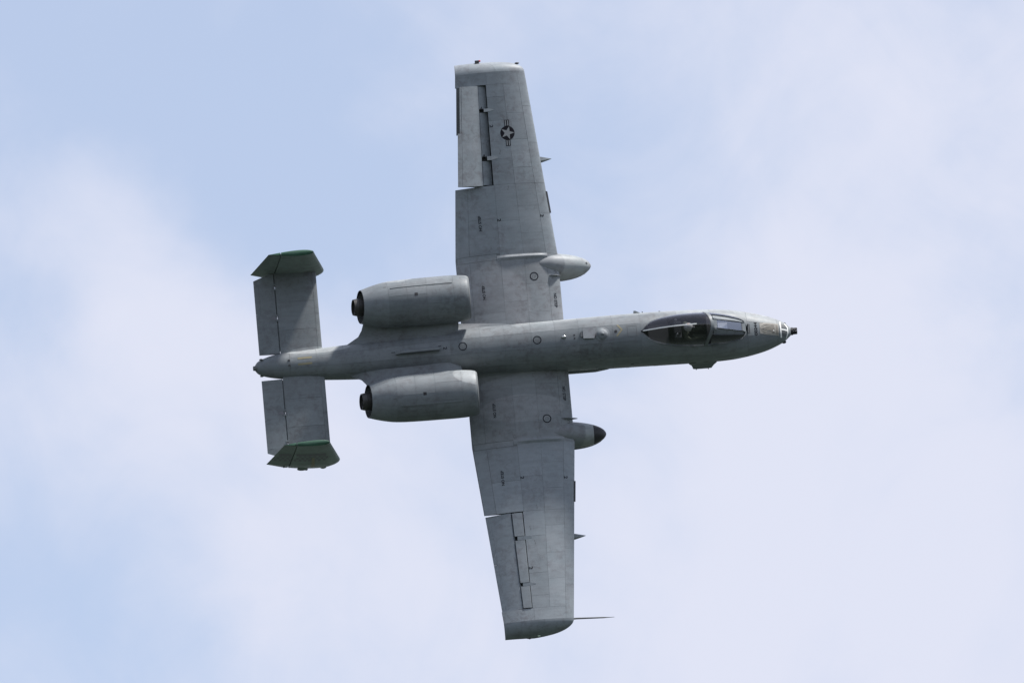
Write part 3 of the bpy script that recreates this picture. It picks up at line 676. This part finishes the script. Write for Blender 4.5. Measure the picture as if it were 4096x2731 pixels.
    for y0, y1 in ((5.735, 5.855), (7.18, 7.275)):
        a = Acc(); rr = []
        for c in ((.50, .56, .60, .625) if side > 0 else (.50, .57, .62, .668)): ch = wLE(y0)-wTE(y0); x = wLE(y0)-c*ch; k = 1 if c > .52 else .3; ym = (y0+y1)/2; hw = (y1-y0)/2*k; z = wsurf(x, ym); rr.append([(x, side*(ym-hw), z+.006), (x, side*(ym+hw), z+.006), (x, side*(ym+hw), z-.06), (x, side*(ym-hw), z-.06)])
        a.add(*loft(rr)); a.obj('hinge_arm', M_PAINT, W, 30)
        Acc().box((wLE(y0)-.672*(wLE(y0)-wTE(y0)), min(side*(y1), side*(y1+.07)), wsurf(-8.8, y0)-.09), (wLE(y0)-.648*(wLE(y0)-wTE(y0)), max(side*(y1), side*(y1+.07)), wsurf(-8.8, y0)-.015)).obj('hinge_pin', M_BLACK, W, 30)
    # stall strip, under-wing pylon nose
    a = Acc(); rr = []
    for y in np.linspace(4.10, 4.74, 4): x = wLE(y); z = max(0, y-YB)*TAN7; rr.append([(x+.035, side*y, z+.005), (x-.02, side*y, z+.05), (x-.02, side*y, z-.04)])
    a.add(*loft(rr)); a.obj('stall_strip', M_BLACK, W, 30)
    rr = []; yp = 5.76
    for x, w_, zt, zb in ((-6.82, .004, .13, .11), (-6.95, .025, .17, .02), (-7.15, .06, .22, -.06), (-7.6, .075, .26, -.10), (-9.0, .06, .26, -.08), (-9.35, .01, .25, .05)):
        rr.append([(x, side*(yp+w_), zt), (x, side*(yp-w_), zt), (x, side*(yp-w_), zb), (x, side*(yp+w_), zb)])
    Acc().add(*loft(rr)).obj('weapon_pylon', M_PAINT, W, 30)
    # markings
    ws = wsurf
    for (s_, x, y, l, h, up) in (('NO STEP', -9.12, 3.885, .455, .085, 1), ('NO STEP', -9.18, 1.80, .43, .085, 1), ('NO STEP', -7.075, 1.425, .43, .085, -1)):
        lettering(s_, x, side*y, l, h, up, ws, W)
    for x, y in ((-8.545, 3.93), (-7.26, 4.0), (-8.545, 6.735)): lettering('2', x, side*y, .082, .105, -1, ws, W)
    flat('ring_marking', [ring_pts(-7.655, side*2.175, .099, .127, ws)], M_MARK, W)
    flat('filler_cap', [ring_pts(-7.655, side*2.175, .045, .052, ws), disc_pts(-7.63, side*2.175, .012, ws)], M_RUBBER, W)
    for x, y in ((-8.35, 5.95), (-8.45, 5.5), (-8.2, 4.86)):
        flat('stencil_dash', [quad_pts([(x, side*y), (x+.012, side*y), (x+.012, side*(y+.07)), (x, side*(y+.07))], ws), quad_pts([(x-.02, side*(y-.06)), (x-.005, side*(y-.06)), (x-.005, side*(y-.02)), (x-.02, side*(y-.02))], ws)], M_RUBBER, W)
    if side > 0:
        cx, cy, r = -8.085, 6.50, .212
        e = bpy.data.objects.new('star_emblem', None); e.parent = W; COL.objects.link(e)
        bars = []
        for k in (1, -1): bars.append(quad_pts([(cx-.07, cy+k*.185), (cx+.07, cy+k*.185), (cx+.07, cy+k*.39), (cx-.07, cy+k*.39)], ws))
        flat('emblem_disc', [disc_pts(cx, cy, r, ws, rings=5, n=48)] + bars, M_MARK, W)
        st = []
        for i in range(10):
            t = 2*math.pi*i/10; rr_ = (r*.96 if i % 2 == 0 else r*.38); st.append((cx+rr_*math.cos(t), cy+rr_*math.sin(t)))
        vs = [(cx, cy, ws(cx, cy)+.007)] + [(x, y, ws(x, y)+.007) for x, y in st]
        stripes = []
        for k in (1, -1):
            for o_ in (-.036, .028): stripes.append(quad_pts([(cx+o_-.012, cy+k*.215), (cx+o_+.018, cy+k*.215), (cx+o_+.018, cy+k*.372), (cx+o_-.012, cy+k*.372)], ws, .007))
        flat('emblem_star', [(vs, [(0, 1+i, 1+(i+1) % 10) for i in range(10)])] + stripes, M_STAR, W)
        bpy.data.objects.remove(e)
        Acc().box((-8.86, 8.70, .55), (-8.74, 8.79, .68)).obj('tip_lamp', M_BLACK, W, 30)
        Acc().ball((-8.72, 8.78, .62), (.035, .03, .035)).obj('tip_lamp', M_RED, W)
        Acc().ball((-7.62, 8.62, .66), (.07, .03, .03)).obj('tip_lamp', M_BLACK, W)
    else:
        Acc().ball((-8.75, -8.775, .37), (.035, .03, .03)).obj('tip_lamp', M_BLACK, W)
        Acc().box((-8.52, -8.775, .47), (-8.44, -8.745, .58)).obj('tip_lamp', M_CLEAR, W, 30)
        pb = Acc().tube([(-7.6, -8.35, .655), (-7.35, -8.352, .66), (-6.55, -8.39, .68), (-6.42, -8.395, .68), (-6.23, -8.40, .68)], [.03, .026, .02, .012, .006], 10).obj('air_data_probe', M_RUBBER, W)
    return W
WL = build_wing(1); WR = build_wing(-1)

def build_wing_root():
    for side in (1, -1):
        # fillet at the trailing edge and the fairing along the lower flank
        rr = []
        for x in np.linspace(-10.02, -8.2, 12):
            t = (x+10.02)/1.82; hw = abs(F(x, math.pi/2*.85).y); wd = .30*(1-t)+.02; z = wsurf(max(x, -9.9), .9)
            zz = z+.012; rr.append([(x, side*(hw-.12), zz+.34*(1-t)+.1), (x, side*(hw+.0), zz+.17*(1-t)+.03), (x, side*(hw+wd*.45), zz+.05*(1-t)), (x, side*(hw+wd), zz), (x, side*(hw+wd), zz-.05), (x, side*(hw-.12), zz-.2)])
        Acc().add(*loft(rr)).obj('wing_fillet', M_PAINT, jet)
        rr = []
        for x, y, h in ((-5.45, .60, .02), (-5.7, .665, .07), (-6.05, .715, .10), (-6.5, .72, .12), (-7.0, .72, .14), (-9.3, .70, .14), (-9.8, .62, .02)):
            z = -.40; rr.append([(x, side*(y-.2), z+h+.02), (x, side*(y-.005), z+h), (x, side*y, z), (x, side*(y-.06), z-h), (x, side*(y-.25), z-h-.08)])
        Acc().add(*loft(rr)).obj('root_fairing', M_PAINT, jet)
build_wing_root()

# ------------------------------------------------------------------ main gear pods under the wing, fences on the leading edge
PT = table([(-5.90, .03, -.51, -.57), (-5.93, .085, -.44, -.64), (-6.0, .155, -.34, -.74), (-6.15, .235, -.21, -.85), (-6.35, .30, -.08, -.93), (-6.6, .345, .05, -.97), (-6.9, .37, .20, -.99),
            (-7.15, .375, .255, -.99), (-7.5, .36, .25, -.98), (-8.2, .33, .0, -.9), (-9.0, .22, -.05, -.65), (-9.4, .08, -.08, -.4)])
def pod_pt(side, x, ph):
    hw, top, bot = interp(PT, x); zc, hh = (top+bot)/2, (top-bot)/2; n = 2.15; s, c = math.sin(ph), math.cos(ph); r = (abs(s)**n+abs(c)**n)**(-1/n)
    k = .035*math.exp(-((ph+2.15)/.12)**2)*min(1, (-x-5.9)/.4) if -3 < ph else 0
    return Vector((x, side*2.575+(hw)*s*r, zc+hh*c*r))
def build_pods():
    for side in (1, -1):
        xs = [-5.90, -5.91, -5.93, -5.96, -6.0, -6.06, -6.12, -6.2, -6.3, -6.4, -6.5, -6.6, -6.75, -6.9, -7.0, -7.1, -7.2, -7.35, -7.5, -7.8, -8.2, -8.6, -9.0, -9.2, -9.4]
        cut = -6.285 if side < 0 else None
        body = [x for x in xs if cut is None or x < cut]
        if cut: body = [cut] + body
        pod = mesh('landing_gear_pod', *loft([[pod_pt(side, x, 2*math.pi*j/40) for j in range(40)] for x in body]), M_PAINT, jet, 40,
                   'landing gear pod with a black nose cap' if side < 0 else 'landing gear pod with a pale grey nose')
        if cut:
            nose = [x for x in xs if x > cut] + [cut+.004]
            mesh('nose_cap', *loft([[pod_pt(side, x, 2*math.pi*j/40) for j in range(40)] for x in nose]), M_BLACK, pod, 40)
        else:
            st = []
            ps = lambda x, y: max(pod_pt(side, x, math.asin(min(max((y-2.575)/float(interp(PT, x)[0]), -.95), .95))).z, -1)
            cx, cy = -6.035, 2.60
            for i in range(8):
                t = 2*math.pi*i/8; r_ = .045 if i % 2 == 0 else .016; st.append((cx+r_*math.cos(t), cy+r_*1.1*math.sin(t)))
            flat('cross_marking', [([(cx, cy, ps(cx, cy)+.006)]+[(x, y, ps(x, y)+.006) for x, y in st], [(0, 1+i, 1+(i+1) % 8) for i in range(8)])], M_MARK, pod)
        rr = []
        for x in np.linspace(-5.96, -8.5, 22):
            k = math.sin(math.pi*min(max((-x-5.955)/2.56, 0.004), .996))**.55; w, h = .05*k, .10*k
            q = pod_pt(side, x, -2.05); rr.append([q+Vector((0, .10, 0)), q+Vector((0, .02, h*.5)), q+Vector((0, -w, 0)), q+Vector((0, -w*.4, -h)), q+Vector((0, .12, -h))])
        mesh('pod_chine', *loft(rr), M_PAINT, pod, 30)
        # fence on the leading edge
        y = 2.185; rr = []
        front = -6.74 if side < 0 else -6.86
        for t in np.linspace(0, 1, 9):
            x = -7.2+(front+7.2)*t; k = math.sin(math.pi*min(max(t, .02), .98))**.6; zb = wsurf(min(x, -6.9), y)-.02; h = .11*k; w = .018*k+.002
            rr.append([(x, side*y+w, zb), (x, side*y+w*.5, zb+.02+h), (x, side*y-w*.5, zb+.02+h), (x, side*y-w, zb)])
        mesh('wing_fence', *loft(rr), M_PAINT, jet, 30)
        plate('access_cap', M_RUBBER, pod, lambda a, b: Vector((-7.03+(.04+.012*a)*math.cos(b), side*2.28+(.04+.012*a)*math.sin(b), wsurf(-7.03, 2.28)+.012)), 0, 1, 0, 2*math.pi-.01, 1, 20, gap=0, thick=.004)
build_pods()

# ------------------------------------------------------------------ engines
NT = table([(-9.66, .600), (-9.685, .632), (-9.74, .655), (-9.9, .683), (-10.15, .702), (-10.5, .707), (-11.2, .705), (-11.8, .695), (-12.15, .672), (-12.4, .63), (-12.65, .568), (-12.905, .492)])
def nac_frame(side, x):
    t = (x+9.66)/(-3.245); c = Vector((x, side*(1.447-.011*t), 1.149-.115*t + .0))
    tau = math.radians(-1 + 13*min(max((t-.45)/.55, 0), 1)**1.3)
    return c, Vector((0, 1, 0)), Vector((math.sin(tau), 0, math.cos(tau)))
def nac(side, x, ph, r=None):
    c, yv, zv = nac_frame(side, x); r = float(interp(NT, x)[0]) if r is None else r
    return c + yv*(r*math.sin(ph)*side) + zv*(r*math.cos(ph))      # ph 0 on top, positive outboard
def build_engine(side):
    E = bpy.data.objects.new('engine_nacelle', None); COL.objects.link(E); E.parent = jet; E.location = -ROFF
    E['label'] = 'upper engine nacelle beyond the fuselage' if side > 0 else 'lower engine nacelle beside the near wing'
    xs = [-9.66, -9.67, -9.69, -9.72, -9.78, -9.86, -10, -10.2, -10.5, -10.9, -11.3, -11.7, -11.95, -12.1, -12.2, -12.3, -12.4, -12.5, -12.6, -12.7, -12.8, -12.905]
    n = 56
    rings = [[nac(side, x, 2*math.pi*j/n, float(interp(NT, x)[0])-.007*(1 if x < -9.7 else 0)) for j in range(n)] for x in xs]
    inner = [(-12.90, .478), (-12.7, .50), (-12.3, .53)]
    rings += [[nac(side, x, 2*math.pi*j/n, r) for j in range(n)] for x, r in inner]
    mesh('cowling_core', *loft(rings, True, False, True), M_GROOVE, E)
    # intake duct, fan and spinner
    duct = [(-9.66, .600), (-9.67, .575), (-9.72, .55), (-9.9, .53), (-10.2, .54)]
    mesh('intake_duct', *loft([[nac(side, x, 2*math.pi*j/n, r) for j in range(n)] for x, r in duct], True, False, False), M_PAINT, E)
    a = Acc(); c = nac_frame(side, -10.15)[0]
    for k in range(24):
        t = 2*math.pi*k/24; u = Vector((0, math.cos(t), math.sin(t))); v = Vector((0, -math.sin(t), math.cos(t)))
        a.add([c+u*.14-v*.02+Vector((.04, 0, 0)), c+u*.14+v*.02-Vector((.04, 0, 0)), c+u*.535+v*.07-Vector((.05, 0, 0)), c+u*.535-v*.05+Vector((.05, 0, 0))], [(0, 1, 2, 3)])
    a.obj('fan', M_METAL, E); Acc().tube([c+Vector((-.05, 0, 0)), c+Vector((.12, 0, 0)), c+Vector((.22, 0, 0)), c+Vector((.26, 0, 0))], [.17, .14, .07, .01], 20).obj('spinner', M_LID, E)
    S = lambda a, b: nac(side, a, b)
    rows = [-9.662, -10.14, -10.93, -11.53, -12.13, -12.90]
    cuts = [[-2.6, -1.0, 1.6, 3.68], [-2.6, -1.1, -.35, .45, 1.12, 3.68], [-2.6, -.9, .1, .62, 1.12, 3.68], [-2.6, -1.1, .1, .62, 1.12, 3.68], [-2.6, -.75, .7, 1.9, 3.68]]
    for r in range(5):
        for k in range(len(cuts[r])-1):
            b0, b1 = cuts[r][k], cuts[r][k+1]
            nm = 'intake_lip' if r == 0 else 'cowl_panel'
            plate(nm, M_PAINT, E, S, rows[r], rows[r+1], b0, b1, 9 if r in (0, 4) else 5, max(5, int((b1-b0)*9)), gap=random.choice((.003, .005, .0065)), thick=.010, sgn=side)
    # raised edge of the service door, square vent, small plates
    plate('door_edge', M_PAINT, E, S, -10.16, -12.05, 0.50, 0.56, 12, 2, gap=0, out=.014, thick=.02, sgn=side)
    plate('vent', M_BLACK, E, S, -11.20, -11.30, .04, .165, 2, 3, gap=0, out=.004, thick=.004, sgn=side)
    plate('stain', M_RUBBER, E, S, -12.16, -12.26, .62 if side > 0 else .2, .66 if side > 0 else .24, 2, 3, gap=0, out=.003, thick=.003, sgn=side)
    # core nozzle
    c0, yv, zv = nac_frame(side, -12.90)
    ax = Vector((0, 0, 0)); nb = zv.cross(yv)*1.0; nb = nb if nb.x < 0 else -nb
    sh = -.03
    pr = [(-.55, .30), (-.1, .268), (.0, .262), (.06, .258), (.075, .264), (.10, .260), (.16, .247), (.205, .236), (.205, .222), (.1, .222), (-.3, .19)]
    rings = [[c0 + nb*d + zv*sh + yv*(r*math.cos(q)) + zv*(r*math.sin(q)) for q in np.arange(40)*2*math.pi/40] for d, r in pr]
    mesh('exhaust_nozzle', *loft(rings, True, False, True), M_METAL, E, 25)
    pr2 = [(.206, .2365), (.212, .2365), (.212, .216), (.206, .216)]
    rr = [[c0 + nb*d + zv*sh + yv*(r*math.cos(q)) + zv*(r*math.sin(q)) for q in np.arange(40)*2*math.pi/40] for d, r in pr2]
    mesh('nozzle_rim', *loft(rr, True, False, False), M_BLACK, E, 30)
    rr = [[c0 + nb*d + yv*(r*math.cos(q)) + zv*(r*math.sin(q)) for q in np.arange(48)*2*math.pi/48] for d, r in ((.004, .494), (.004, .476), (-.5, .5))]
    mesh('exhaust_duct', *loft(rr, True, False, True), M_BLACK, E, 30)
    # stub pylon joining it to the body
    rr = []
    for y, xf, xr, th in ((.24, -10.45, -13.75, .24), (.34, -10.32, -13.60, .27), (.40, -10.18, -13.50, .30), (.50, -10.09, -13.32, .35), (.66, -10.05, -13.02, .35), (.82, -10.04, -12.91, .38), (.96, -10.04, -12.86, .44), (1.1, -10.04, -12.80, .52), (1.3, -10.04, -12.7, .6)):
        sec = []; ch = xf-xr; dz = .40*min(max((1.15-y)/.65, 0), 1)
        pts = list(np.linspace(1, 0, 15))
        f = lambda c: math.sqrt(max(1-(max((.18-c)/.18, 0))**2, 0))*(1 if c < .62 else max(1-((c-.62)/.38)**1.7, 0))
        for c in pts: sec.append(Vector((xf-c*ch, side*y, .84 - dz*c + th/2*f(c))))
        for c in pts[::-1][1:-1]: sec.append(Vector((xf-c*ch, side*y, .84 - dz*c - th/2*f(c))))
        rr.append(sec)
    mesh('engine_pylon', *loft(rr), M_PAINT, E, 40)
    return E
build_engine(1); build_engine(-1)

# ------------------------------------------------------------------ tail
TZ = .40
def sym(c, th): return 5*th*(.2969*math.sqrt(max(c, 0))-.126*c-.3516*c*c+.2843*c**3-.1036*c**4)
def build_tail():
    LEX, TEX, HX, TH = -14.10, -15.965, -15.335, .105; ch = LEX-TEX
    zt = lambda x, up=1: TZ + up*sym(min(max((LEX-x)/ch, 0), 1), TH)*ch
    for side in (1, -1):
        T = bpy.data.objects.new('tailplane', None); COL.objects.link(T); T.parent = jet; T.location = -ROFF
        T['label'] = 'tailplane half beyond the body' if side > 0 else 'tailplane half nearest the checked fin'
        def S(a, b): x = LEX-b*b*ch; return Vector((x, side*a, zt(x, 1 if b >= 0 else -1)))
        sh = sq((LEX-HX)/ch)
        rings = []
        for y in (.25, 1.2, 2.0, 2.84):
            rings.append([S(y, s) - Vector((0, 0, .008 if s > .1 else 0)) for s in np.linspace(-sh, sh, 33)])
        mesh('tail_box', *loft(rings), M_GROOVE, T)
        for y0, y1 in ((.3, 1.5), (1.5, 2.82)): plate('skin_panel', M_PAINT, T, S, y0, y1, -.3, .26, 4, 12, gap=.008, thick=.009, sgn=side)
        for y0, y1 in ((.3, 1.05), (1.05, 1.9), (1.9, 2.82)): plate('skin_panel', M_PAINT, T, S, y0, y1, .26, sh, 3, 10, gap=.008, thick=.010, sgn=side)
        Acc().box((HX-.045, min(side*.45, side*1.40), TZ-.05), (HX+.0, max(side*.45, side*1.40), TZ+.015)).box((HX-.045, min(side*1.52, side*2.34), TZ-.05), (HX, max(side*1.52, side*2.34), TZ+.015)).box((HX-.045, min(side*2.42, side*2.76), TZ-.05), (HX, max(side*2.42, side*2.76), TZ+.015)).obj('hinge_spar', M_GROOVE, T, 30)
        for y in (1.44, 2.38):
            Acc().box((HX-.06, side*y-.10, zt(HX)-.02), (HX+.03, side*y-.045, zt(HX)+.012)).box((HX-.06, side*y+.045, zt(HX)-.02), (HX+.03, side*y+.10, zt(HX)+.012)).obj('hinge_bracket', M_PAINT, T, 30)
        # elevator with a clipped outer corner and a trim tab
        def esec(y, x0, x1, z0=0.0):
            xs = np.linspace(x1, x0, 9); r = zt(x0)-TZ
            up = [Vector((x, side*y, zt(x)-.004)) for x in xs]; nose = [Vector((x0+.025*math.sin(q), side*y, TZ+r*.9*math.cos(q))) for q in (.6, 1.2, 1.9, 2.5)]; lo = [Vector((x, side*y, zt(x, -1))) for x in xs[::-1]]
            return up+nose+lo
        HE = HX-.035
        tabx = -15.825
        mesh('elevator', *loft([esec(.42 if side < 0 else .36, HE, TEX), esec(1.60, HE, TEX)]), M_PAINT, T, 30)
        mesh('elevator', *loft([esec(1.602, HE, tabx+.008), esec(2.50, HE, tabx+.008)]), M_PAINT, T, 30)
        mesh('elevator', *loft([esec(2.502, HE, TEX), esec(2.625, HE, TEX), esec(2.70, HE, -15.75), esec(2.79, HE, -15.5)]), M_PAINT, T, 30)
        mesh('trim_tab', *loft([esec(1.604, tabx-.008, TEX), esec(2.498, tabx-.008, TEX)]), M_PAINT, T, 30)
        ts = lambda x, y: zt(x)
        flat('wear_patch', [quad_pts([(HE-.03, side*1.37), (HE-.03, side*1.51), (HE-.17, side*1.45), (HE-.17, side*1.43)], ts, .003)], M_CHECK, T)
        for x, y in ((-14.28, .75), (-14.28, 2.1), (-15.24, 1.65)): flat('stencil_dash', [quad_pts([(x, side*y), (x+.015, side*y), (x+.015, side*(y+.1)), (x, side*(y+.1))], ts), ], M_CHECK, T)
        # fin
        Fn = bpy.data.objects.new('tail_fin', None); COL.objects.link(Fn); Fn.parent = jet; Fn.location = -ROFF
        Fn['label'] = 'tail fin at the far tailplane tip' if side > 0 else 'tail fin with a faded checked band'
        YF = side*2.885
        LEt = table([(-.68, -14.62), (-.60, -14.32), (-.42, -14.06), (-.2, -13.92), (.03, -13.845), (.2, -13.845), (.45, -13.89), (2.33, -14.185)])
        TEt = table([(-.68, -15.0), (-.5, -15.25), (-.3, -15.45), (.12, -16.03), (.2, -16.02), (2.33, -15.53)])
        fle = lambda z: float(interp(LEt, z)[0]) if z > .45 or z < .2 else float(interp(LEt, z)[0])
        def fle(z): return -13.845 - (z-.2)*.16 if z > .2 else float(interp(LEt, z)[0])
        def fte(z): return -16.025 + (z-.15)*.2275 if z > .15 else (-16.025 + (.15-z)*.95 if z > -.45 else -15.45+(-.45-z)*2.2)
        hx = lambda z: -15.335 + (z+.0)*.083
        zs = [-.68, -.62, -.52, -.4, -.25, -.1, .03, .15, .3, .6, 1.0, 1.5, 2.0, 2.33]
        FTH = .125
        def fpt(z, c, s, scale=1.0):
            l, t = fle(z), fte(z); C = l-t; base = sym(c, FTH)*C*(1 if z > -.5 else max(.25, 1-(-.5-z)*3))
            return Vector((l-c*C, YF+s*base*scale, z))
        def fsec(z, c0, c1, m=15):
            cs = [c0+(c1-c0)*(q**1.6) for q in np.linspace(0, 1, m)]
            return [fpt(z, c, 1) for c in cs[::-1]] + [fpt(z, c, -1) for c in (cs[1:] if c0 < .01 else cs)]
        cz = lambda z: (fle(z)-hx(z))/(fle(z)-fte(z))
        zf = [z for z in zs]
        mesh('fin_box', *loft([fsec(z, 0, min(cz(z), .97)) for z in zf if cz(z) > .05]), M_FIN, Fn, 35)
        def rsec(z):
            a = min(cz(z)+.018, .97); return fsec(z, a, 1.0, 10)
        mesh('rudder', *loft([rsec(z) for z in zs if cz(z) < .93]), M_FIN, Fn, 35)
        Acc().add(*loft([[(hx(z)+.0, YF-.03, z), (hx(z)+.0, YF+.03, z), (hx(z)-.04, YF+.03, z), (hx(z)-.04, YF-.03, z)] for z in (-.1, 2.2)])).obj('rudder_hinge', M_GROOVE, Fn, 30)
        def cap(c0, c1, zz, nm):
            top = [fsec(2.334, c0, c1, 16), [p+Vector((0, 0, .018)) for p in fsec(2.334, c0, c1, 16)]]
            q = [Vector((p.x, YF+(p.y-YF)*.72, p.z)) for p in [v+Vector((0, 0, .032)) for v in fsec(2.334, c0, c1, 16)]]
            return mesh(nm, *loft(top+[q]), M_GREEN, Fn, 50)
        cap(0, cz(2.33), 0, 'fin_tip'); cap(cz(2.33)+.02, 1, 0, 'rudder_tip')
        if side < 0:
            # outer face: faded checks, yellow strip, actuator bulges along the lower edge
            def face(x, z):
                l, t = fle(z), fte(z); return YF - sym(min(max((l-x)/(l-t), 0.0), 1), FTH)*(l-t) - .005
            vs, fs = [], []
            for r in range(4):
                for c in range(24):
                    if (r == 0) or (r+c) % 2 == 0:
                        z0 = 1.42-.20*r; x0 = -14.22-c*.072
                        q = [(x0-.02*0, z0), (x0-.072, z0), (x0-.072, z0-.2), (x0, z0-.2)]
                        if x0 > fle(z0)-.2 or x0-.072 < fte(z0-.2)+.05 or abs(x0-.036-hx(z0)) < .06: continue
                        o = len(vs); vs += [Vector((x, face(x, z), z)) for x, z in q]; fs.append((o, o+1, o+2, o+3))
            mesh('checked_band', vs, fs, M_CHECK, Fn, 60)
            q = [(-14.62, 1.02), (-14.70, 1.02), (-14.70, -.1), (-14.60, -.1)]
            vs, fs = [], []
            for i in range(6):
                t = i/5
                for a_, b_ in ((q[0], q[3]), (q[1], q[2])):
                    x, z = a_[0]*(1-t)+b_[0]*t, a_[1]*(1-t)+b_[1]*t; vs.append((x, face(x, z)-.002, z))
            for i in range(5): fs.append((2*i, 2*i+1, 2*i+3, 2*i+2))
            mesh('formation_light', vs, fs, M_YEL, Fn, 60)
        for x, z in ((-14.95, -.55), (-14.33, -.5)): Acc().ball((x, YF-.05, z), (.16 if x < -14.5 else .1, .05, .09)).obj('actuator_fairing', M_FIN, Fn)
        Acc().ball((-14.83, YF-.05, -.62), (.05, .04, .05)).obj('fin_lamp', M_BLACK, Fn)
        if side < 0: Acc().box((-15.52, YF-.06, -.2), (-15.48, YF-.02, .02)).obj('hinge_cover', M_BLACK, Fn, 30)
build_tail()

# ------------------------------------------------------------------ pilot
def build_pilot():
    P0 = bpy.data.objects.new('person', None); COL.objects.link(P0)
    P0['label'] = 'pilot in a pale helmet seated under the canopy'; P0['category'] = 'person'
    P0.matrix_world = jet.matrix_world @ Matrix.Translation(Vector((-3.3, 0, .42)) - ROFF)
    b = Vector((-3.3, 0, .42))
    J = [(-3.38, 0, .52, .15), (-3.42, 0, .78, .15), (-3.42, 0, 1.0, .16), (-3.38, 0, 1.10, .09), (-3.35, 0, 1.2, .062),      # pelvis, waist, chest, neck base, neck
         (-3.42, .20, 1.03, .075), (-3.25, .25, .80, .055), (-2.98, .24, .68, .042), (-3.42, -.20, 1.03, .075), (-3.24, -.25, .80, .055), (-2.95, -.19, .78, .042),
         (-3.30, .11, .52, .10), (-2.88, .13, .62, .075), (-2.58, .12, .30, .055), (-3.30, -.11, .52, .10), (-2.88, -.13, .62, .075), (-2.58, -.12, .30, .055)]
    Ed = [(0, 1), (1, 2), (2, 3), (3, 4), (2, 5), (5, 6), (6, 7), (2, 8), (8, 9), (9, 10), (0, 11), (11, 12), (12, 13), (0, 14), (14, 15), (15, 16)]
    vs = [Vector(j[:3])-b for j in J]; rad = [j[3] for j in J]
    for wrist, sg, cz in ((7, 1, 0.0), (10, -1, .03)):
        w = vs[wrist]
        palm = len(vs); vs.append(w+Vector((.07, 0, .0))); rad.append(.032); Ed.append((wrist, palm))
        for k, (oy, ln) in enumerate(((-.03, .07), (-.01, .08), (.01, .075), (.03, .06))):
            i = len(vs); vs += [w+Vector((.11, oy, .01)), w+Vector((.11+ln*.5, oy, .005)), w+Vector((.11+ln*.7, oy, -.03))]; rad += [.011, .01, .009]; Ed += [(palm, i), (i, i+1), (i+1, i+2)]
        i = len(vs); vs += [w+Vector((.07, -sg*.045, .0)), w+Vector((.11, -sg*.06, -.01))]; rad += [.012, .010]; Ed += [(palm, i), (i, i+1)]
    me = bpy.data.meshes.new('body'); me.from_pydata([tuple(v) for v in vs], Ed, [])
    o = bpy.data.objects.new('body', me); COL.objects.link(o); o.parent = P0
    sm = o.modifiers.new('skin', 'SKIN'); sl = me.skin_vertices[0].data
    for i, r in enumerate(rad): sl[i].radius = (r, r); sl[i].use_root = (i == 0)
    ss = o.modifiers.new('smooth', 'SUBSURF'); ss.levels = 2; ss.render_levels = 2
    dg = bpy.context.evaluated_depsgraph_get(); dg.update(); m2 = bpy.data.meshes.new_from_object(o.evaluated_get(dg)); o.modifiers.clear(); o.data = m2; bpy.data.meshes.remove(me)
    m2.materials.clear(); m2.materials.append(M_SUIT); m2.shade_smooth()
    h = Vector((-3.31, 0.0, 1.335))-b
    hd = Acc(); hd.ball(h+Vector((.02, 0, -.02)), (.095, .078, .115), 20, 14); hd.ball(h+Vector((.115, 0, -.03)), (.02, .016, .028), 8, 6)
    hd.obj('head', M_SKIN, P0)
    rings = []
    for t in np.linspace(.02, 1.95, 12):
        rings.append([h + Vector((.145*math.sin(t)*math.cos(p)-.005, .128*math.sin(t)*math.sin(p), .145*math.cos(t)+.01)) - Vector((.02*max(math.cos(p), 0)*max(t-1.3, 0)*3, 0, 0)) for p in np.arange(28)*2*math.pi/28])
    hm = mesh('helmet', *loft(rings, True, True, False), M_HELM, P0, 50)
    Acc().add(*patch(lambda a, b_: h + Vector((.150*math.sin(a)*math.cos(b_)-.005, .133*math.sin(a)*math.sin(b_), .150*math.cos(a)+.01)), 1.05, 1.75, -1.0, 1.0, 6, 12, gap=0, thick=.006)).obj('visor', M_VISOR, hm, 50)
    Acc().add(*patch(lambda a, b_: h + Vector((.148*math.sin(a)*math.cos(b_)-.005, .131*math.sin(a)*math.sin(b_), .148*math.cos(a)+.01)), .45, .75, 1.2, 2.2, 4, 6, gap=0, thick=.004)).obj('helmet_tape', M_ORANGE, hm, 50)
    Acc().tube([h+Vector((.10, 0, -.06)), h+Vector((.16, 0, -.075)), h+Vector((.17, 0, -.12)), h+Vector((.08, .06, -.28))], [.05, .042, .025, .02], 10).obj('oxygen_mask', M_RUBBER, hm)
    for s in (1, -1): Acc().tube([Vector((-3.45, s*.10, 1.08))-b, Vector((-3.30, s*.09, 1.0))-b, Vector((-3.27, s*.07, .75))-b], .02, 6).obj('harness_strap', M_RUBBER, P0)
build_pilot()
for m in bpy.data.meshes:
    if m.users == 0: bpy.data.meshes.remove(m)
